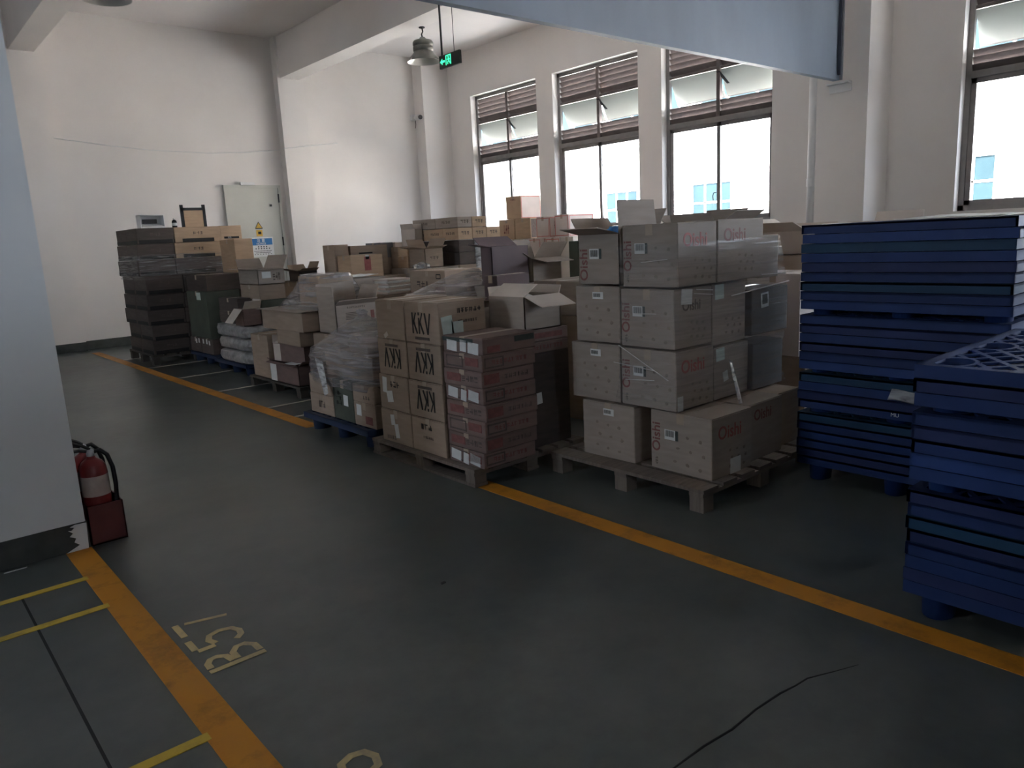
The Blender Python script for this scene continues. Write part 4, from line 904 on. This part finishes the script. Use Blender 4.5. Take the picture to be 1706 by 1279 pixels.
# second-row printed carton
carton('plain low carton below the faded-lettered carton', 4.42, 5.05, 5.85, 6.9, 0, .50, CARD, 0)
carton('plain middle carton below the faded-lettered carton', 4.42, 5.05, 5.9, 6.9, .503, .95, CARD, 0)
carton('closed carton with faded dark letters and black corner mark', 4.50, 4.98, 6.22, 6.86, .953, 1.195, CARD, 0, [('glyphs', '-x', -.12, .42, .24, .07, INKF), ('frame', '-x', .32, .75, .08, .05, INKB), ('rect', '-x', .34, .2, .15, .06, INKRD)])
for i in range(7):
    o = tag(bevel(MB().box(-.16, .16, -.14, .14, 0, .022).mesh('magazine_bundle', PAPER), .004, 1) and put('magazine_bundle', bevel(MB().box(-.16, .16, -.14, .14, 0, .022).mesh('magazine_bundle', PAPER if i % 2 else CARDW), .004, 1), None, (4.45+.01*math.sin(i*2), 7.12+.012*math.cos(i*3), .953+.0235*i)), f'flat white printed bundle, {ORD[i]} from the bottom of the small pile', 'bundle', 'pile of flat white bundles')
    o.rotation_euler.z = R(3*math.sin(i*2.3))
carton('plain carton carrying the pile of flat white bundles', 4.2, 4.75, 6.93, 7.4, 0, .951, CARD, 0)
# boxes 600-735 in the middle distance
carton('tall base carton under the mid-distance boxes, farther', 5.5, 6.2, 9.06, 9.9, 0, 1.30, CARD, 0)
carton('blue-grey carton in the mid distance beside film', 5.52, 5.72, 9.08, 9.48, 1.303, 1.505, mat('carton_bluegrey', (.20, .19, .20), .7, .1, 5), 0)
carton('pale wrapped carton right of the blue-grey one', 5.75, 6.0, 9.07, 9.4, 1.303, 1.50, CARDW, 0)
carton('tall base carton under the mid-distance boxes, nearer', 5.45, 5.94, 7.9, 8.75, 0, 1.16, CARDG, 0)
GM = 'small brown cartons stacked in the mid distance'
carton('small brown carton in the mid distance, upper left', 5.50, 5.78, 8.40, 8.62, 1.32, 1.435, CARDT, 0, (), group=GM)
carton('small brown carton in the mid distance, lower left', 5.50, 5.78, 8.40, 8.64, 1.163, 1.317, CARDT, 0, (), group=GM)
carton('open brown carton with wide lid flap in the mid distance', 5.50, 5.78, 8.0, 8.36, 1.163, 1.40, CARD, 0, [('glyphs', '-y', 0, .5, .15, .04, INKF)], opened={'-x': (80, .16), '+x': (30, .14), '-y': (75, .12), '+y': 30}, group=GM)
mf = loft('film_scrap', [(1.163, 5.42, 7.98, .10, .12), (1.20, 5.42, 7.98, .09, .10), (1.24, 5.43, 7.98, .03, .03)], WRAPW, amp=.03, freq=(20, 20, 20), seed=51, n=36, power=2.5)
tag(mf, 'crumpled clear film lying before the mid-distance cartons', 'film')
# the tall tan stack before the windows
wood_pallet('wooden pallet under the tall tan carton stack', 5.95, 7.0, 7.85, 9.05, .12)
GT = 'tan cartons in the tall stack before the windows'
tt = [(.122, .40), (.403, .68), (.683, .93), (.933, 1.17), (1.173, 1.33), (1.333, 1.49), (1.493, 1.645), (1.648, 1.785)]
for ti, (za, zb) in enumerate(tt):
    if ti < 6: xs = [6.0, 6.36, 6.72]; ysx = [7.94, 8.48, 9.0]
    elif ti == 6: xs = [6.0, 6.24, 6.48, 6.72]; ysx = [7.94, 8.28, 8.64, 8.98]
    else: xs = [6.0, 6.24, 6.48]; ysx = [7.94, 8.44, 8.98]
    for a in range(len(xs)-1):
        for b in range(len(ysx)-1):
            if a > 0 and b > 0: continue
            mm = CARDT if a > 0 or ti > 5 else CARD
            if a == 0 and ti in (4, 5): mm = CARDD
            where = 'corner' if a == 0 and b == 0 else (f'{ORD[a]} to the right of the corner' if b == 0 else f'{ORD[b]} behind the corner')
            carton(f'tan carton, {ORD[ti]} tier of the tall tan stack, {where}', xs[a]+.003, xs[a+1]-.003, ysx[b]+.003, ysx[b+1]-.003, za, zb-.002, mm if (ti, a) != (7, 0) else CARDG, 0, [('glyphs', '-y', 0, .55, .14, .05, INKF), ('glyphs', '-x', 0, .55, .2, .04, INKF)], group=GT, tape=False)
fw2 = loft('stretch_wrap', [(1.0, 6.50, 8.2, .24, .275), (1.2, 6.50, 8.2, .24, .27), (1.34, 6.50, 8.2, .24, .272), (1.48, 6.49, 8.2, .238, .27)], WRAPW, amp=.008, freq=(4, 4, 40), seed=61, power=16, n=72)
bmw = bmesh.new(); bmw.from_mesh(fw2.data); bmesh.ops.delete(bmw, geom=[f for f in bmw.faces if len(f.verts) > 4], context='FACES'); bmw.to_mesh(fw2.data); bmw.free()
tag(fw2, 'bright white stretch film on the tall tan stack', 'stretch film')
carton('tilted small carton leaning at the left of the tall tan stack', 5.80, 5.95, 8.7, 8.95, 1.44, 1.66, CARDP, 14, (), opened={'-x': (20, .08), '+x': 10})
carton('tall base carton left of the tall tan stack', 5.62, 5.94, 8.77, 8.985, 0, 1.437, CARD, 0)
# red-bordered cartons by the windows
wood_pallet('wooden pallet under the red-bordered cartons by the window', 8.1, 9.3, 8.0, 9.75, .12)
GR = 'pale red-bordered cartons by the window'
RB = lambda w_, h_: [('frame', '-y', 0, .5, w_*.94, h_*.92, REDEDGE), ('glyphs', '-y', 0, .6, w_*.25, h_*.4, INKF), ('frame', '-x', 0, .5, .28, h_*.9, REDEDGE)]
for ti, (za, zb) in enumerate(((.122, .45), (.453, .79), (.793, 1.12), (1.123, 1.45))):
    carton(f'pale red-bordered carton, {ORD[ti]} tier, nearer column by the window', 8.2, 8.72, 8.30, 8.62, za, zb, CARDW, 0, RB(.52, .32), group=GR)
    carton(f'pale carton, {ORD[ti]} tier, farther column by the window', 8.2, 8.66, 9.15, 9.6, za, zb, CARDP, 0, (), group=GR)
    carton(f'pale red-bordered carton, {ORD[ti]} tier, middle column by the window', 8.2, 8.72, 8.66, 9.1, za, zb, CARDW, 0, RB(.52, .32), group=GR)
carton('red-bordered carton on top of the pile, highest of all by the window', 8.22, 8.66, 9.18, 9.54, 1.775, 2.13, CARDO, 0, [('frame', '-y', 0, .5, .42, .34, REDEDGE), ('glyphs', '-y', .05, .5, .10, .16, INKF), ('rect', '-y', 0, .5, .40, .32, CARDW), ('glyphs', '-x', 0, .85, .12, .03, INKRD)], group=GR)
carton('orange-tan carton under the topmost red-bordered one', 8.2, 8.64, 9.34, 9.72, 1.453, 1.772, CARDO, 0, [('glyphs', '-x', 0, .5, .14, .16, INKRD)], group=GR)
carton('open dark-mouthed carton lying on its side by the window', 8.2, 8.62, 8.95, 9.32, 1.453, 1.772, CARDT, 0, [('rect', '-y', -.14, .5, .27, .29, INKF)], group=GR)  # mouth is a flat dark panel, the inner shade put into its colour
carton('red-edged pale carton right of the dark-mouthed one', 8.12, 8.40, 8.44, 8.72, 1.453, 1.77, CARDW, 0, RB(.28, .31), group=GR)
carton('red-bordered pale carton at the right end of the window pile', 8.2, 8.75, 8.10, 8.40, 1.453, 1.785, CARDW, 0, RB(.55, .33), group=GR)
carton('plain carton below the right end of the window pile', 8.2, 8.75, 8.02, 8.29, 0.122, 1.45, CARDP, 0, (), group=GR)
# dark maroon open carton
carton('plain base carton under the maroon open carton, lower', 3.98, 4.6, 4.80, 5.5, 0, .60, CARD, 0)
carton('plain base carton under the maroon open carton, upper', 3.98, 4.6, 4.82, 5.5, .603, 1.10, CARDG, 0)
carton('tall maroon-brown open carton with peaked top flap', 4.02, 4.43, 4.88, 5.02, 1.103, 1.42, CARDM, 0, (), opened={'+y': (55, .14), '-x': (80, .14)}, inm=CARDM)
carton('grey open carton with slanted flap right of the maroon one', 4.46, 4.80, 4.86, 5.2, 1.103, 1.30, CARDG, 0, (), opened={'-y': (100, .18), '+y': 20, '-x': (60, .1), '+x': 40}, inm=CARDG)
carton('flat reddish carton standing before the maroon open carton', 3.84, 4.20, 4.62, 4.78, .98, 1.20, CARDM, 2, ())
carton('plain carton below the flat reddish carton', 3.70, 4.24, 4.40, 4.765, 0, .978, CARD, 0)
fl = loft('draped_film', [(1.0, 3.95, 5.5, .30, .45), (1.08, 4.0, 5.4, .24, .33), (1.2, 4.05, 5.25, .12, .14), (1.24, 4.08, 5.2, .03, .03)], WRAP, amp=.02, freq=(14, 14, 9), seed=71, n=60, power=2.6)
tag(fl, 'crumpled clear film heaped left of the maroon open carton', 'film')
carton('plain carton under the heaped film', 3.82, 3.965, 5.05, 6.0, 0, .998, CARDG, 0)
carton('wide pale-topped carton right of the grey open carton', 4.3, 4.9, 4.10, 4.68, .85, 1.125, CARDG, 0, ())
carton('plain carton below the wide pale-topped one', 4.3, 4.9, 4.10, 4.68, 0, .848, CARD, 0)
carton('dark olive carton beside the open red-lettered carton', 4.95, 5.3, 4.58, 4.9, 1.0, 1.43, CARDGR, 0)
carton('plain carton under the dark olive one', 4.93, 5.4, 4.5, 5.0, 0, .998, CARD, 0)
# behind the tall blue stack
carton('tall base carton behind the blue pallets', 5.45, 6.1, 2.85, 3.5, 0, 1.25, CARD, 0)
carton('pale open carton with folded flaps behind the blue stack', 5.52, 6.02, 2.92, 3.3, 1.253, 1.43, CARDP, 0, (), opened={'-y': (70, .12), '+y': (60, .2), '-x': (70, .2), '+x': (20, .06)}, inm=CARDP)
carton('pale carton with dark lines behind the red-lettered stack', 4.75, 5.15, 2.55, 2.95, .6, 1.16, CARDW, 0, [('glyphs', '-x', 0, .7, .06, .2, INKF)])
carton('plain carton below the pale lined one', 4.75, 5.2, 2.5, 3.0, 0, .598, CARD, 0)
carton('flat carton flap standing behind the tall blue stack', 6.2, 6.6, 2.5, 2.9, 1.2, 1.44, CARDP, 0, (), opened={'+x': (25, .12), '-x': (70, .1)})
carton('tall base carton far behind the blue stack', 6.15, 6.7, 2.4, 3.0, 0, 1.197, CARD, 0)
